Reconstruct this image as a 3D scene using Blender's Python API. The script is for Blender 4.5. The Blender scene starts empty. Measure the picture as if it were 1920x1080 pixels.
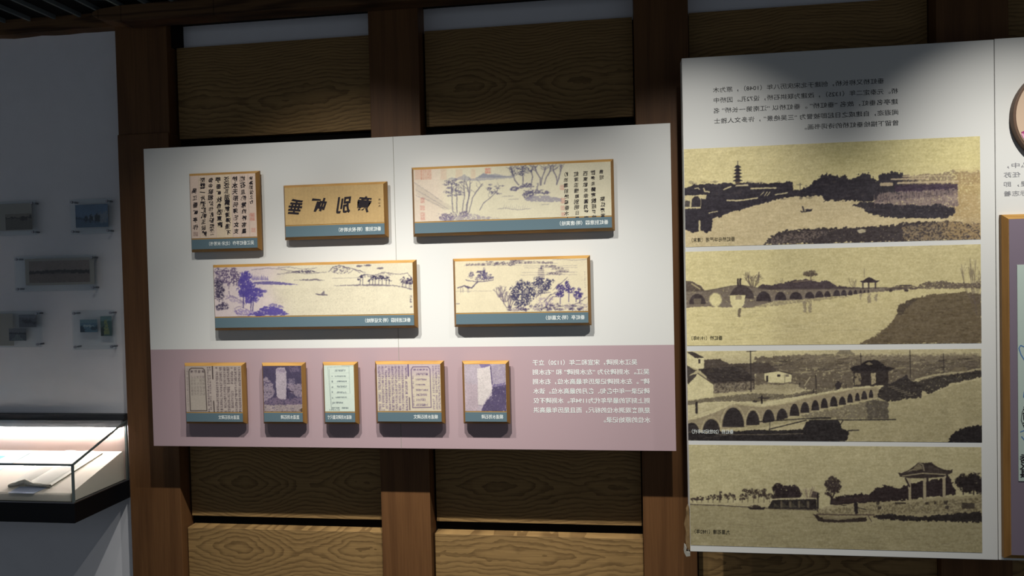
import bpy, math, random
import numpy as np

S = bpy.context.scene
COL = S.collection
random.seed(7)

# ------------------------------------------------------------------ camera
cam_data = bpy.data.cameras.new('camera')
cam_data.sensor_fit = 'HORIZONTAL'
cam_data.sensor_width = 36.0
cam_data.lens = 1400.0 / 1920.0 * 36.0
cam_data.clip_start = 0.05
cam = bpy.data.objects.new('camera', cam_data)
COL.objects.link(cam)
from mathutils import Matrix, Vector
YAW, PITCH, ROLL = 0.137197, -0.023524, -0.023288
fw = Vector((-math.sin(YAW), math.cos(YAW), 0)); rt = Vector((math.cos(YAW), math.sin(YAW), 0)); up = Vector((0, 0, 1))
fw, up = math.cos(PITCH) * fw + math.sin(PITCH) * up, math.cos(PITCH) * up - math.sin(PITCH) * fw
rt, up = math.cos(ROLL) * rt + math.sin(ROLL) * up, math.cos(ROLL) * up - math.sin(ROLL) * rt
M = Matrix((rt, up, -fw)).transposed().to_4x4()
M.translation = Vector((0, -2.6, 1.5))
cam.matrix_world = M
S.camera = cam

# ------------------------------------------------------------------ world, lamps, exposure
S.view_settings.view_transform = 'Standard'
S.view_settings.look = 'None'
S.view_settings.gamma = 1.0
S.view_settings.exposure = 0.0
S.view_settings.use_curve_mapping = False
world = bpy.data.worlds.new('world')
S.world = world
world.use_nodes = True
bg = world.node_tree.nodes['Background']
bg.inputs['Color'].default_value = (0.78, 0.87, 1.0, 1)
bg.inputs['Strength'].default_value = 0.18

SPOTS = [  # track spots, paired with an added second beam to even the brightness: x, watts, full cone (deg), steepness of the aim below the horizontal (deg)
    (-1.42, 11, 62, 52),  # lone weak spot, added to brighten the board's upper left
    (-0.95, 80, 82, 77),
    (-0.97, 24, 74, 50),
    (-0.45, 92, 94, 77),
    (-0.45, 22, 66, 51),
    (0.26, 28, 86, 73),
    (0.24, 30, 70, 53),
    (1.20, 30, 88, 72),
    (1.20, 38, 72, 53),
]
for sx, watts, cone, steep in SPOTS:
    ld = bpy.data.lights.new('track_spot', 'SPOT')
    ld.energy = watts
    ld.color = (1.0, 0.97, 0.92)
    ld.spot_size = math.radians(cone)
    ld.spot_blend = 1.0
    ld.shadow_soft_size = 0.014
    lo = bpy.data.objects.new('track_spot', ld)
    COL.objects.link(lo)
    lo.location = (sx, -0.94, 2.44)
    d = Vector((0, math.cos(math.radians(steep)), -math.sin(math.radians(steep))))
    lo.rotation_euler = d.to_track_quat('-Z', 'Y').to_euler()

# ------------------------------------------------------------------ colour / material helpers
def lin(c):
    return tuple(v / 12.92 if v <= 0.04045 else ((v + 0.055) / 1.055) ** 2.4 for v in c)

def mat(name, rgb, rough=0.6, spec=0.3, metal=0.0, noise=0.0, nscale=30.0, bump=0.0, emit=None):
    m = bpy.data.materials.new(name)
    m.use_nodes = True
    nt = m.node_tree
    b = nt.nodes['Principled BSDF']
    c = lin(rgb) + (1,)
    b.inputs['Base Color'].default_value = c
    b.inputs['Roughness'].default_value = rough
    b.inputs['Specular IOR Level'].default_value = spec
    b.inputs['Metallic'].default_value = metal
    tc = nt.nodes.new('ShaderNodeNewGeometry')
    nz = nt.nodes.new('ShaderNodeTexNoise')
    nz.inputs['Scale'].default_value = nscale
    nz.inputs['Detail'].default_value = 5
    nt.links.new(tc.outputs['Position'], nz.inputs['Vector'])
    if noise:
        mx = nt.nodes.new('ShaderNodeMix')
        mx.data_type = 'RGBA'
        mx.inputs[6].default_value = tuple(v * (1 - noise) for v in c[:3]) + (1,)
        mx.inputs[7].default_value = tuple(min(1, v * (1 + noise)) for v in c[:3]) + (1,)
        nt.links.new(nz.outputs['Fac'], mx.inputs[0])
        nt.links.new(mx.outputs[2], b.inputs['Base Color'])
    if bump:
        bp = nt.nodes.new('ShaderNodeBump')
        bp.inputs['Strength'].default_value = bump
        bp.inputs['Distance'].default_value = 0.002
        nt.links.new(nz.outputs['Fac'], bp.inputs['Height'])
        nt.links.new(bp.outputs['Normal'], b.inputs['Normal'])
    if emit:
        b.inputs['Emission Color'].default_value = lin(emit[0]) + (1,)
        b.inputs['Emission Strength'].default_value = emit[1]
    return m

def wood(name, light, dark, along='x', rings=26.0, figure=1.0, rough=0.5, spec=0.25, zs=5.0, xs=1.1, seed=0.0):
    """veneer: contour lines of a stretched noise field (cathedral figure) plus fine pores"""
    m = bpy.data.materials.new(name)
    m.use_nodes = True
    nt = m.node_tree
    N = nt.nodes.new
    L = nt.links.new
    b = nt.nodes['Principled BSDF']
    b.inputs['Roughness'].default_value = rough
    b.inputs['Specular IOR Level'].default_value = spec
    g = N('ShaderNodeNewGeometry')
    mp = N('ShaderNodeMapping')
    sc = {'x': (xs, 2.0, zs), 'z': (zs, 2.0, xs)}[along]
    mp.inputs['Scale'].default_value = sc
    mp.inputs['Location'].default_value = (seed, seed * .7, seed * 1.3)
    L(g.outputs['Position'], mp.inputs['Vector'])
    n1 = N('ShaderNodeTexNoise')
    n1.inputs['Scale'].default_value = 1.0
    n1.inputs['Detail'].default_value = 2.4
    n1.inputs['Roughness'].default_value = 0.35
    L(mp.outputs['Vector'], n1.inputs['Vector'])
    mu = N('ShaderNodeMath'); mu.operation = 'MULTIPLY'; mu.inputs[1].default_value = rings * 6.283
    L(n1.outputs['Fac'], mu.inputs[0])
    sn = N('ShaderNodeMath'); sn.operation = 'SINE'
    L(mu.outputs[0], sn.inputs[0])
    mr = N('ShaderNodeMapRange')
    mr.inputs[1].default_value = -0.2
    mr.inputs[2].default_value = 1.0
    L(sn.outputs[0], mr.inputs[0])
    mp2 = N('ShaderNodeMapping')
    mp2.inputs['Scale'].default_value = {'x': (6, 30, 190), 'z': (190, 30, 6)}[along]
    L(g.outputs['Position'], mp2.inputs['Vector'])
    n2 = N('ShaderNodeTexNoise')
    n2.inputs['Scale'].default_value = 1.0
    n2.inputs['Detail'].default_value = 3
    L(mp2.outputs['Vector'], n2.inputs['Vector'])
    ad = N('ShaderNodeMath'); ad.operation = 'MULTIPLY_ADD'
    ad.inputs[1].default_value = 0.62 * figure
    L(mr.outputs[0], ad.inputs[0])
    sb = N('ShaderNodeMath'); sb.operation = 'MULTIPLY_ADD'
    sb.inputs[1].default_value = 0.9
    sb.inputs[2].default_value = -0.30
    L(n2.outputs['Fac'], sb.inputs[0])
    L(sb.outputs[0], ad.inputs[2])
    mx = N('ShaderNodeMix'); mx.data_type = 'RGBA'
    mx.inputs[6].default_value = lin(light) + (1,)
    mx.inputs[7].default_value = lin(dark) + (1,)
    L(ad.outputs[0], mx.inputs[0])
    L(mx.outputs[2], b.inputs['Base Color'])
    bp = N('ShaderNodeBump')
    bp.inputs['Strength'].default_value = 0.12
    bp.inputs['Distance'].default_value = 0.001
    L(n2.outputs['Fac'], bp.inputs['Height'])
    L(bp.outputs['Normal'], b.inputs['Normal'])
    return m

def cathedral(name, light, dark, rough=0.6, spec=0.25):
    """plain-sawn board: nested pointed ovals along the board's own middle line, fine pores"""
    m = bpy.data.materials.new(name)
    m.use_nodes = True
    nt = m.node_tree
    N, L = nt.nodes.new, nt.links.new
    def math_(op, a, b=None, c=None):
        n = N('ShaderNodeMath'); n.operation = op
        for i, v in enumerate((a, b, c)):
            if v is None:
                continue
            if isinstance(v, (int, float)):
                n.inputs[i].default_value = v
            else:
                L(v, n.inputs[i])
        return n.outputs[0]
    def noise_(vec, scale, detail):
        mp = N('ShaderNodeMapping'); mp.inputs['Scale'].default_value = scale
        L(vec, mp.inputs['Vector'])
        n = N('ShaderNodeTexNoise'); n.inputs['Scale'].default_value = 1.0; n.inputs['Detail'].default_value = detail
        L(mp.outputs['Vector'], n.inputs['Vector'])
        return n.outputs['Fac']
    b = nt.nodes['Principled BSDF']
    b.inputs['Roughness'].default_value = rough
    b.inputs['Specular IOR Level'].default_value = spec
    tc = N('ShaderNodeTexCoord'); g = N('ShaderNodeNewGeometry')
    sp = N('ShaderNodeSeparateXYZ'); L(tc.outputs['Object'], sp.inputs[0])
    slow = noise_(g.outputs['Position'], (2.3, 0.0, 0.9), 1.0)
    bend = noise_(g.outputs['Position'], (1.3, 0.0, 0.0), 1.0)
    wob = noise_(g.outputs['Position'], (16, 3, 34), 2.0)
    zc = math_('MULTIPLY_ADD', bend, 0.10, -0.05)
    dz = math_('SUBTRACT', sp.outputs['Z'], zc)
    az = math_('ABSOLUTE', dz)
    pw = math_('POWER', az, 1.45)
    ph = math_('MULTIPLY_ADD', slow, 15.0, math_('MULTIPLY', pw, 150.0))
    ph = math_('MULTIPLY_ADD', wob, 1.5, ph)
    fr = math_('FRACT', ph)
    mr = N('ShaderNodeMapRange'); mr.interpolation_type = 'SMOOTHSTEP'
    mr.inputs[1].default_value = 0.35; mr.inputs[2].default_value = 0.95
    L(fr, mr.inputs[0])
    pores = noise_(g.outputs['Position'], (7, 30, 230), 3.0)
    f = math_('MULTIPLY_ADD', mr.outputs[0], 0.48, math_('MULTIPLY_ADD', pores, 1.0, -0.36))
    mx = N('ShaderNodeMix'); mx.data_type = 'RGBA'
    mx.inputs[6].default_value = lin(light) + (1,); mx.inputs[7].default_value = lin(dark) + (1,)
    L(f, mx.inputs[0]); L(mx.outputs[2], b.inputs['Base Color'])
    bp = N('ShaderNodeBump'); bp.inputs['Strength'].default_value = 0.12; bp.inputs['Distance'].default_value = 0.001
    L(pores, bp.inputs['Height']); L(bp.outputs['Normal'], b.inputs['Normal'])
    return m

def glass(name, tint=(0.97, 0.99, 0.98), rough=0.03, refl=1.0):
    m = bpy.data.materials.new(name)
    m.use_nodes = True
    nt = m.node_tree
    nt.nodes.remove(nt.nodes['Principled BSDF'])
    tr = nt.nodes.new('ShaderNodeBsdfTransparent')
    tr.inputs['Color'].default_value = tint + (1,)
    gl = nt.nodes.new('ShaderNodeBsdfGlossy')
    gl.inputs['Roughness'].default_value = rough
    lw = nt.nodes.new('ShaderNodeLayerWeight')   # facing is the same on both sides of a pane
    lw.inputs['Blend'].default_value = 0.5
    pw = nt.nodes.new('ShaderNodeMath'); pw.operation = 'POWER'; pw.inputs[1].default_value = 5.0
    nt.links.new(lw.outputs['Facing'], pw.inputs[0])
    fr = nt.nodes.new('ShaderNodeMath'); fr.operation = 'MULTIPLY_ADD'
    fr.inputs[1].default_value = 0.8
    fr.inputs[2].default_value = 0.03 * refl
    nt.links.new(pw.outputs[0], fr.inputs[0])
    mx = nt.nodes.new('ShaderNodeMixShader')
    nt.links.new(fr.outputs[0], mx.inputs[0])
    nt.links.new(tr.outputs[0], mx.inputs[1])
    nt.links.new(gl.outputs[0], mx.inputs[2])
    nt.links.new(mx.outputs[0], nt.nodes['Material Output'].inputs['Surface'])
    return m

def print_mat(name, rough=0.55, spec=0.25):
    m = bpy.data.materials.new(name)
    m.use_nodes = True
    nt = m.node_tree
    b = nt.nodes['Principled BSDF']
    b.inputs['Roughness'].default_value = rough
    b.inputs['Specular IOR Level'].default_value = spec
    at = nt.nodes.new('ShaderNodeAttribute')
    at.attribute_name = 'ink'
    nt.links.new(at.outputs['Color'], b.inputs['Base Color'])
    return m

MT = dict(
    plaster=mat('white plaster', (0.92, 0.92, 0.93), 0.9, 0.1, noise=0.04, nscale=14, bump=0.15),
    floor=mat('dark floor tile', (0.16, 0.155, 0.15), 0.5),
    ceil=mat('black ceiling board', (0.10, 0.10, 0.10), 0.9, 0.05),
    slat=mat('grey ceiling batten', (0.42, 0.45, 0.45), 0.8, 0.1),
    veneer=cathedral('oak veneer board', (0.635, 0.51, 0.325), (0.345, 0.255, 0.15)),
    post=wood('stained timber post', (0.455, 0.315, 0.19), (0.31, 0.20, 0.115), 'z', rings=5, figure=0.5, zs=9, xs=0.5),
    oldbeam=wood('weathered beam timber', (0.42, 0.31, 0.20), (0.20, 0.13, 0.08), 'x', rings=8, zs=12, xs=1.0, rough=0.8),
    groove=mat('black groove', (0.07, 0.065, 0.06), 0.9, 0.05),
    white=mat('white laminate', (0.885, 0.885, 0.865), 0.42, 0.3),
    mauve=mat('mauve printed laminate', (0.73, 0.632, 0.648), 0.42, 0.3),
    core=mat('grey board core', (0.62, 0.61, 0.57), 0.8),
    batten=mat('dark batten', (0.12, 0.10, 0.09), 0.9, 0.1),
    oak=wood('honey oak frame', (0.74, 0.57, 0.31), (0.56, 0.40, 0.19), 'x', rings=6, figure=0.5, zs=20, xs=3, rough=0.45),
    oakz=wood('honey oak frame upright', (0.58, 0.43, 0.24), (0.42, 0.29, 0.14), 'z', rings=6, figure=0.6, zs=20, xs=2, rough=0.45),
    teal=mat('slate teal caption', (0.375, 0.46, 0.495), 0.5, 0.25),
    ink=mat('black print ink', (0.20, 0.20, 0.21), 0.6, 0.2),
    brush=mat('brush ink', (0.17, 0.15, 0.17), 0.7, 0.15),
    whiteink=mat('white print ink', (0.95, 0.97, 0.95), 0.6, 0.2),
    capink=mat('dark caption ink', (0.22, 0.20, 0.16), 0.6, 0.2),
    prints=print_mat('printed picture'),
    acrylic=glass('clear acrylic', (0.95, 0.965, 0.97), 0.04, 0.9),
    steel=mat('brushed steel', (0.55, 0.55, 0.57), 0.3, 0.5, metal=0.9),
    paper=mat('paper', (0.70, 0.68, 0.64), 0.8, 0.1),
    caseglass=glass('case glass', (0.97, 0.985, 0.98), 0.01, 0.8),
    glassedge=mat('polished glass edge', (0.40, 0.45, 0.45), 0.25, 0.5),
    caseblack=mat('black lacquered plinth', (0.045, 0.05, 0.065), 0.5, 0.25),
    casebar=mat('dark grey metal bar', (0.20, 0.205, 0.215), 0.45, 0.4),
    casegrey=mat('grey metal rail', (0.52, 0.525, 0.54), 0.5, 0.4),
    caseback=mat('blush lining', (0.66, 0.585, 0.555), 0.8, 0.1),
    caseslope=mat('cream display slope', (0.88, 0.845, 0.79), 0.8, 0.1),
    led=mat('light strip', (1, 1, 1), 0.6, emit=((1.0, 0.96, 0.95), 62.0)),
    page=mat('book page', (0.86, 0.85, 0.81), 0.8, 0.1, noise=0.05, nscale=60),
    pageedge=mat('page edge', (0.58, 0.56, 0.50), 0.9, 0.1, noise=0.2, nscale=220),
    label=mat('pale blue card', (0.60, 0.64, 0.73), 0.6),
    bluesheet=mat('pale blue sheet', (0.66, 0.82, 0.90), 0.6),
    blueblock=mat('blue print', (0.30, 0.66, 0.85), 0.6),
    torn=mat('torn kraft backing', (0.52, 0.43, 0.30), 0.9, 0.1, noise=0.5, nscale=90),
    cream=mat('cream enamel', (0.80, 0.70, 0.60), 0.5, 0.3),
    rim=mat('brown disc rim', (0.40, 0.31, 0.25), 0.5, 0.3),
    magenta=mat('magenta enamel', (0.62, 0.25, 0.45), 0.5, 0.3),
    pinkline=mat('pink enamel line', (0.85, 0.62, 0.72), 0.5, 0.3),
    violet=mat('grey violet board', (0.50, 0.45, 0.50), 0.5, 0.3),
    mint=mat('pale green sheet', (0.74, 0.80, 0.76), 0.6, 0.2),
    blueink=mat('blue line', (0.36, 0.52, 0.72), 0.6, 0.2),
)

# ------------------------------------------------------------------ object helpers
def tag(o, label, cat, group=None):
    o['label'] = label
    o['category'] = cat
    if group:
        o['group'] = group
    return o

def thing(name, label, cat, loc=(0, 0, 0), group=None):
    o = bpy.data.objects.new(name, None)
    o.empty_display_size = 0.05
    COL.objects.link(o)
    o.location = loc
    return tag(o, label, cat, group)

class MB:
    """collects vertices and faces in world coordinates; build() links them as one mesh object"""
    def __init__(s):
        s.v = []; s.f = []; s.m = []
    def add(s, vs, fs, mi=0):
        n = len(s.v)
        s.v += [tuple(p) for p in vs]
        for q in fs:
            s.f.append(tuple(i + n for i in q)); s.m.append(mi)
        return s
    def box(s, x0, x1, y0, y1, z0, z1, mi=0):
        vs = [(x0, y0, z0), (x1, y0, z0), (x1, y1, z0), (x0, y1, z0), (x0, y0, z1), (x1, y0, z1), (x1, y1, z1), (x0, y1, z1)]
        return s.add(vs, [(0, 3, 2, 1), (4, 5, 6, 7), (0, 1, 5, 4), (1, 2, 6, 5), (2, 3, 7, 6), (3, 0, 4, 7)], mi)
    def hexa(s, a, b, mi=0):
        """solid between two quads (each 4 points, same winding)"""
        return s.add(list(a) + list(b), [(3, 2, 1, 0), (4, 5, 6, 7), (0, 1, 5, 4), (1, 2, 6, 5), (2, 3, 7, 6), (3, 0, 4, 7)], mi)
    def disc_y(s, cx, cz, r, y0, y1, n=48, mi=0):
        a = [(cx + r * math.cos(2 * math.pi * i / n), y0, cz + r * math.sin(2 * math.pi * i / n)) for i in range(n)]
        b = [(p[0], y1, p[2]) for p in a]
        return s.add(a + b, [tuple(range(n)), tuple(range(2 * n - 1, n - 1, -1))] + [(i, i + n, (i + 1) % n + n, (i + 1) % n) for i in range(n)], mi)
    def prism_y(s, pts, y0, y1, mi=0):
        n = len(pts)
        return s.add([(x, y0, z) for x, z in pts] + [(x, y1, z) for x, z in pts],
                     [tuple(range(n)), tuple(range(2 * n - 1, n - 1, -1))] + [(i, i + n, (i + 1) % n + n, (i + 1) % n) for i in range(n)], mi)
    def build(s, name, mats, parent=None, bevel=0.0, kind=None, smooth=False, origin=None):
        if not isinstance(mats, (list, tuple)):
            mats = [mats]
        me = bpy.data.meshes.new(name)
        off = origin or parent_loc(parent)
        me.from_pydata([(x - off[0], y - off[1], z - off[2]) for x, y, z in s.v], [], s.f)
        for m in mats:
            me.materials.append(m)
        me.polygons.foreach_set('material_index', s.m)
        if smooth:
            me.polygons.foreach_set('use_smooth', [True] * len(s.f))
        me.update()
        o = bpy.data.objects.new(name, me)
        COL.objects.link(o)
        if origin:
            o.location = origin
        if parent:
            o.parent = parent
        if bevel:
            bv = o.modifiers.new('bevel', 'BEVEL')
            bv.width = bevel; bv.segments = 2; bv.limit_method = 'ANGLE'
        if kind:
            o['kind'] = kind
        return o

def parent_loc(p):
    x = Vector((0, 0, 0))
    while p is not None:
        x += p.location
        p = p.parent
    return x

# ------------------------------------------------------------------ lettering
_text_cache = {}
def text_geo(body, bold=0.0):
    key = (body, bold)
    if key not in _text_cache:
        cu = bpy.data.curves.new('lettering', 'FONT')
        cu.body = body
        cu.offset = bold
        cu.resolution_u = 3
        o = bpy.data.objects.new('lettering', cu)
        COL.objects.link(o)
        dg = bpy.context.evaluated_depsgraph_get()
        me = bpy.data.meshes.new_from_object(o.evaluated_get(dg))
        v = np.zeros(len(me.vertices) * 3)
        me.vertices.foreach_get('co', v)
        v = v.reshape(-1, 3)[:, :2]
        f = [tuple(p.vertices) for p in me.polygons]
        bpy.data.objects.remove(o); bpy.data.curves.remove(cu); bpy.data.meshes.remove(me)
        _text_cache[key] = (v, f)
    return _text_cache[key]

def put_line(mb, body, x_left, x_right, zc, y, height=None, bold=0.012):
    """one line of mirrored lettering (it reads from right to left): first sign at x_right, last at x_left"""
    v, f = text_geo(body, bold)
    lo, hi = v.min(0), v.max(0)
    s = (x_right - x_left) / (hi[0] - lo[0])
    sz = s if height is None else height / 0.93
    mid = 0.375
    mb.add([(x_right - (p[0] - lo[0]) * s, y, zc + (p[1] - mid) * sz) for p in v], f)

def put_glyph(mb, ch, xc, zc, y, size, rot=0.0, skew=0.0, bold=0.02, sx=1.0):
    v, f = text_geo(ch, bold)
    if not len(v):
        return
    c = (v.min(0) + v.max(0)) / 2
    cr, sr = math.cos(rot), math.sin(rot)
    out = []
    for p in v:
        a, b = (p[0] - c[0]) * size * sx, (p[1] - c[1]) * size
        a += skew * b
        a, b = a * cr - b * sr, a * sr + b * cr
        out.append((xc - a, y, zc + b))
    mb.add(out, f)

# ------------------------------------------------------------------ picture printing: ink colours are worked out on a numpy
# canvas from drawn shapes and noise, then carried by a fine grid mesh as a colour attribute
class Canvas:
    def __init__(s, quad, w, h, base, seed=1, grain=0.10):
        s.w, s.h, s.g = w, h, grain
        s.tone = 0.0
        s.rng = np.random.default_rng(seed)
        s.img = np.ones((h, w, 3)) * np.array(base)
        dst = [(0, 0), (w, 0), (w, h), (0, h)]
        A = []; bb = []
        for (x, y), (u, v) in zip(quad, dst):
            A.append([x, y, 1, 0, 0, 0, -u * x, -u * y]); bb.append(u)
            A.append([0, 0, 0, x, y, 1, -v * x, -v * y]); bb.append(v)
        q = np.linalg.solve(np.array(A, float), np.array(bb, float))
        s.H = np.append(q, 1).reshape(3, 3)
        s.k = w / (quad[1][0] - quad[0][0])
        s.nz = {}
    def T(s, pts):
        p = np.c_[np.asarray(pts, float), np.ones(len(pts))] @ s.H.T
        return p[:, :2] / p[:, 2:]
    def noise(s, cell, i=0, sx=1.0):
        key = (cell, i, sx)
        if key not in s.nz:
            def layer(c):
                cx = c * sx
                gw, gh = int(s.w / cx) + 3, int(s.h / c) + 3
                g = s.rng.random((gh, gw))
                xs, ys = np.arange(s.w) / cx, np.arange(s.h) / c
                xi, yi = xs.astype(int), ys.astype(int)
                fx, fy = xs - xi, ys - yi
                fx = fx * fx * (3 - 2 * fx); fy = fy * fy * (3 - 2 * fy)
                a = g[yi][:, xi] * (1 - fx) + g[yi][:, xi + 1] * fx
                b = g[yi + 1][:, xi] * (1 - fx) + g[yi + 1][:, xi + 1] * fx
                return a * (1 - fy[:, None]) + b * fy[:, None]
            n = layer(cell) * 0.62 + layer(max(1.0, cell / 2)) * 0.38
            s.nz[key] = n
        return s.nz[key]
    def _blend(s, sl, m, col, hatch=None):
        s.img[sl] = s.img[sl] * (1 - m[..., None]) + np.array(col) * m[..., None]
    def _box(s, p, pad):
        x0 = max(0, int(p[:, 0].min() - pad)); x1 = min(s.w, int(p[:, 0].max() + pad) + 2)
        y0 = max(0, int(p[:, 1].min() - pad)); y1 = min(s.h, int(p[:, 1].max() + pad) + 2)
        return x0, x1, y0, y1
    def _mott(s, sl, mott, ms, i=3, sx=1.0):
        if not mott:
            return 1.0
        n = s.noise(ms, i, sx)[sl]
        return np.clip((n - mott + 0.10) / 0.20, 0, 1)
    def poly(s, pts, col, a=1.0, rough=0.0, rs=5, mott=0.0, ms=3.0, sx=1.0, soft=0.0):
        p = s.T(pts); r = rough * s.k
        sr = int(round(soft * s.k / 2))
        x0, x1, y0, y1 = s._box(p, r + 1 + 2 * sr)
        if x1 <= x0 or y1 <= y0:
            return
        sl = (slice(y0, y1), slice(x0, x1))
        Y, X = np.mgrid[y0:y1, x0:x1].astype(float)
        X += .5; Y += .5
        if r:
            X = X + (s.noise(rs, 1)[sl] - .5) * 2.4 * r
            Y = Y + (s.noise(rs, 2)[sl] - .5) * 2.4 * r
        ins = np.zeros(X.shape, bool)
        n = len(p)
        for i in range(n):
            ax, ay = p[i]; bx, by = p[(i + 1) % n]
            if ay == by:
                continue
            c = ((ay > Y) != (by > Y))
            ins ^= c & (X < (bx - ax) * (Y - ay) / (by - ay) + ax)
        ins = ins.astype(float)
        for ax in (0, 1, 0, 1) if sr > 0 else ():
            q = np.pad(ins, [(sr + 1, sr) if k == ax else (0, 0) for k in range(2)], 'edge').cumsum(ax)
            n_ = ins.shape[ax]
            ins = (q.take(range(2 * sr + 1, 2 * sr + 1 + n_), ax) - q.take(range(0, n_), ax)) / (2 * sr + 1)
        s._blend(sl, ins * a * s._mott(sl, mott, ms, sx=sx), col)
    def line(s, pts, w, col, a=1.0, rough=0.0):
        p = s.T(pts); hw = w * s.k / 2
        for (ax, ay), (bx, by) in zip(p[:-1], p[1:]):
            q = np.array([(ax, ay), (bx, by)])
            x0, x1, y0, y1 = s._box(q, hw + 2)
            if x1 <= x0 or y1 <= y0:
                continue
            sl = (slice(y0, y1), slice(x0, x1))
            Y, X = np.mgrid[y0:y1, x0:x1].astype(float)
            X += .5; Y += .5
            if rough:
                X = X + (s.noise(4, 1)[sl] - .5) * 2 * rough * s.k
                Y = Y + (s.noise(4, 2)[sl] - .5) * 2 * rough * s.k
            dx, dy = bx - ax, by - ay
            t = np.clip(((X - ax) * dx + (Y - ay) * dy) / (dx * dx + dy * dy + 1e-9), 0, 1)
            d = np.hypot(X - ax - t * dx, Y - ay - t * dy)
            s._blend(sl, np.clip(hw + .5 - d, 0, 1) * min(1.0, hw * 2 + .35) * a, col)
    def blob(s, x, y, rx, ry, col, a=1.0, rough=0.5, mott=0.0, ms=3.0):
        p = s.T([(x, y)])[0]; RX, RY = rx * s.k, ry * s.k
        x0, x1 = max(0, int(p[0] - RX * 1.7)), min(s.w, int(p[0] + RX * 1.7) + 2)
        y0, y1 = max(0, int(p[1] - RY * 1.7)), min(s.h, int(p[1] + RY * 1.7) + 2)
        if x1 <= x0 or y1 <= y0:
            return
        sl = (slice(y0, y1), slice(x0, x1))
        Y, X = np.mgrid[y0:y1, x0:x1].astype(float)
        d = np.hypot((X - p[0]) / RX, (Y - p[1]) / RY) + (s.noise(4, 5)[sl] - .5) * 2 * rough
        s._blend(sl, np.clip((1 - d) * 4 + .5, 0, 1) * a * s._mott(sl, mott, ms), col)
    def tree(s, x, y, w, h, col, a=1.0, n=9, mott=0.35, trunk=3, crown=0.65):
        s.line([(x, y), (x + w * .03, y - h * .5), (x, y - h * .75)], trunk, col, a)
        for i in range(n):
            bx = x + s.rng.uniform(-.38, .38) * w
            by = y - h + s.rng.uniform(.1, .95) * h * crown
            s.blob(bx, by, w * s.rng.uniform(.16, .28), h * crown * s.rng.uniform(.14, .26), col, a, .55, mott, 2.5)
    def bare(s, x, y, w, h, col, a=.8, n=9, t=2):
        for i in range(n):
            k = s.rng.uniform(-1, 1)
            bx = x + k * w * .12
            tx, ty = x + k * w * .5, y - h * s.rng.uniform(.6, 1)
            mx_, my_ = (bx + tx) / 2 + s.rng.uniform(-.1, .1) * w, y - h * s.rng.uniform(.3, .5)
            s.line([(bx, y), (mx_, my_), (tx, ty)], t, col, a)
            for j in range(2):
                f = s.rng.uniform(.2, .8)
                px, py = mx_ + (tx - mx_) * f, my_ + (ty - my_) * f
                s.line([(px, py), (px + s.rng.uniform(-.16, .16) * w, py - h * s.rng.uniform(.06, .2))], t * .6, col, a * .8)
    def marks(s, x0, y0, x1, y1, nx, ny, col, a=.8, fill=.7, seed=0, cut=.46):
        """rows and columns of signs too small to read"""
        p = s.T([(x0, y0), (x1, y1)])
        X0, Y0, X1, Y1 = p[0, 0], p[0, 1], p[1, 0], p[1, 1]
        a0, a1, b0, b1 = max(0, int(X0)), min(s.w, int(X1)), max(0, int(Y0)), min(s.h, int(Y1))
        sl = (slice(b0, b1), slice(a0, a1))
        Y, X = np.mgrid[b0:b1, a0:a1].astype(float)
        u = (X - X0) / (X1 - X0) * nx; v = (Y - Y0) / (Y1 - Y0) * ny
        fu, fv = u % 1, v % 1
        e = (1 - fill) / 2
        m = ((fu > e) & (fu < 1 - e) & (fv > .1) & (fv < .9)).astype(float)
        keep = np.random.default_rng(seed + 5).random((ny + 2, nx + 2)) < .94
        m *= keep[np.clip(v.astype(int), 0, ny), np.clip(u.astype(int), 0, nx)]
        m *= np.clip((s.noise(1.6, 9)[sl] - cut) / .12 + .5, 0, 1)
        s._blend(sl, m * a, col)
    def seal(s, x, y, w, h, col=(.78, .45, .38), a=.6):
        s.poly([(x - w / 2, y - h / 2), (x + w / 2, y - h / 2), (x + w / 2, y + h / 2), (x - w / 2, y + h / 2)], col, a * .45)
        s.marks(x - w / 2, y - h / 2, x + w / 2, y + h / 2, 2, 2, col, a, .9)
    def finish(s, soft=0.45):
        g = s.img * (1 + (s.noise(1.5, 20)[..., None] - .5) * s.g * 2 + (s.noise(28, 21)[..., None] - .5) * s.g * .9)
        g = g + (s.noise(1.3, 22)[..., None] - .5) * s.g * .35
        if s.tone:   # mottling of an old photographic print
            g = g + s.tone * ((s.noise(4, 23)[..., None] - .5) * .9 + (s.noise(3, 24, 6.0)[..., None] - .5) * .7 + (s.noise(2, 25)[..., None] - .5) * .7)
        for ax in (0, 1):
            q = np.pad(g, [(1, 1) if k == ax else (0, 0) for k in range(3)], 'edge')
            n = g.shape[ax]
            g = g * (1 - soft) + soft * .5 * (q.take(range(0, n), ax) + q.take(range(2, n + 2), ax))
        return np.clip(g, 0.01, 1)

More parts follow.
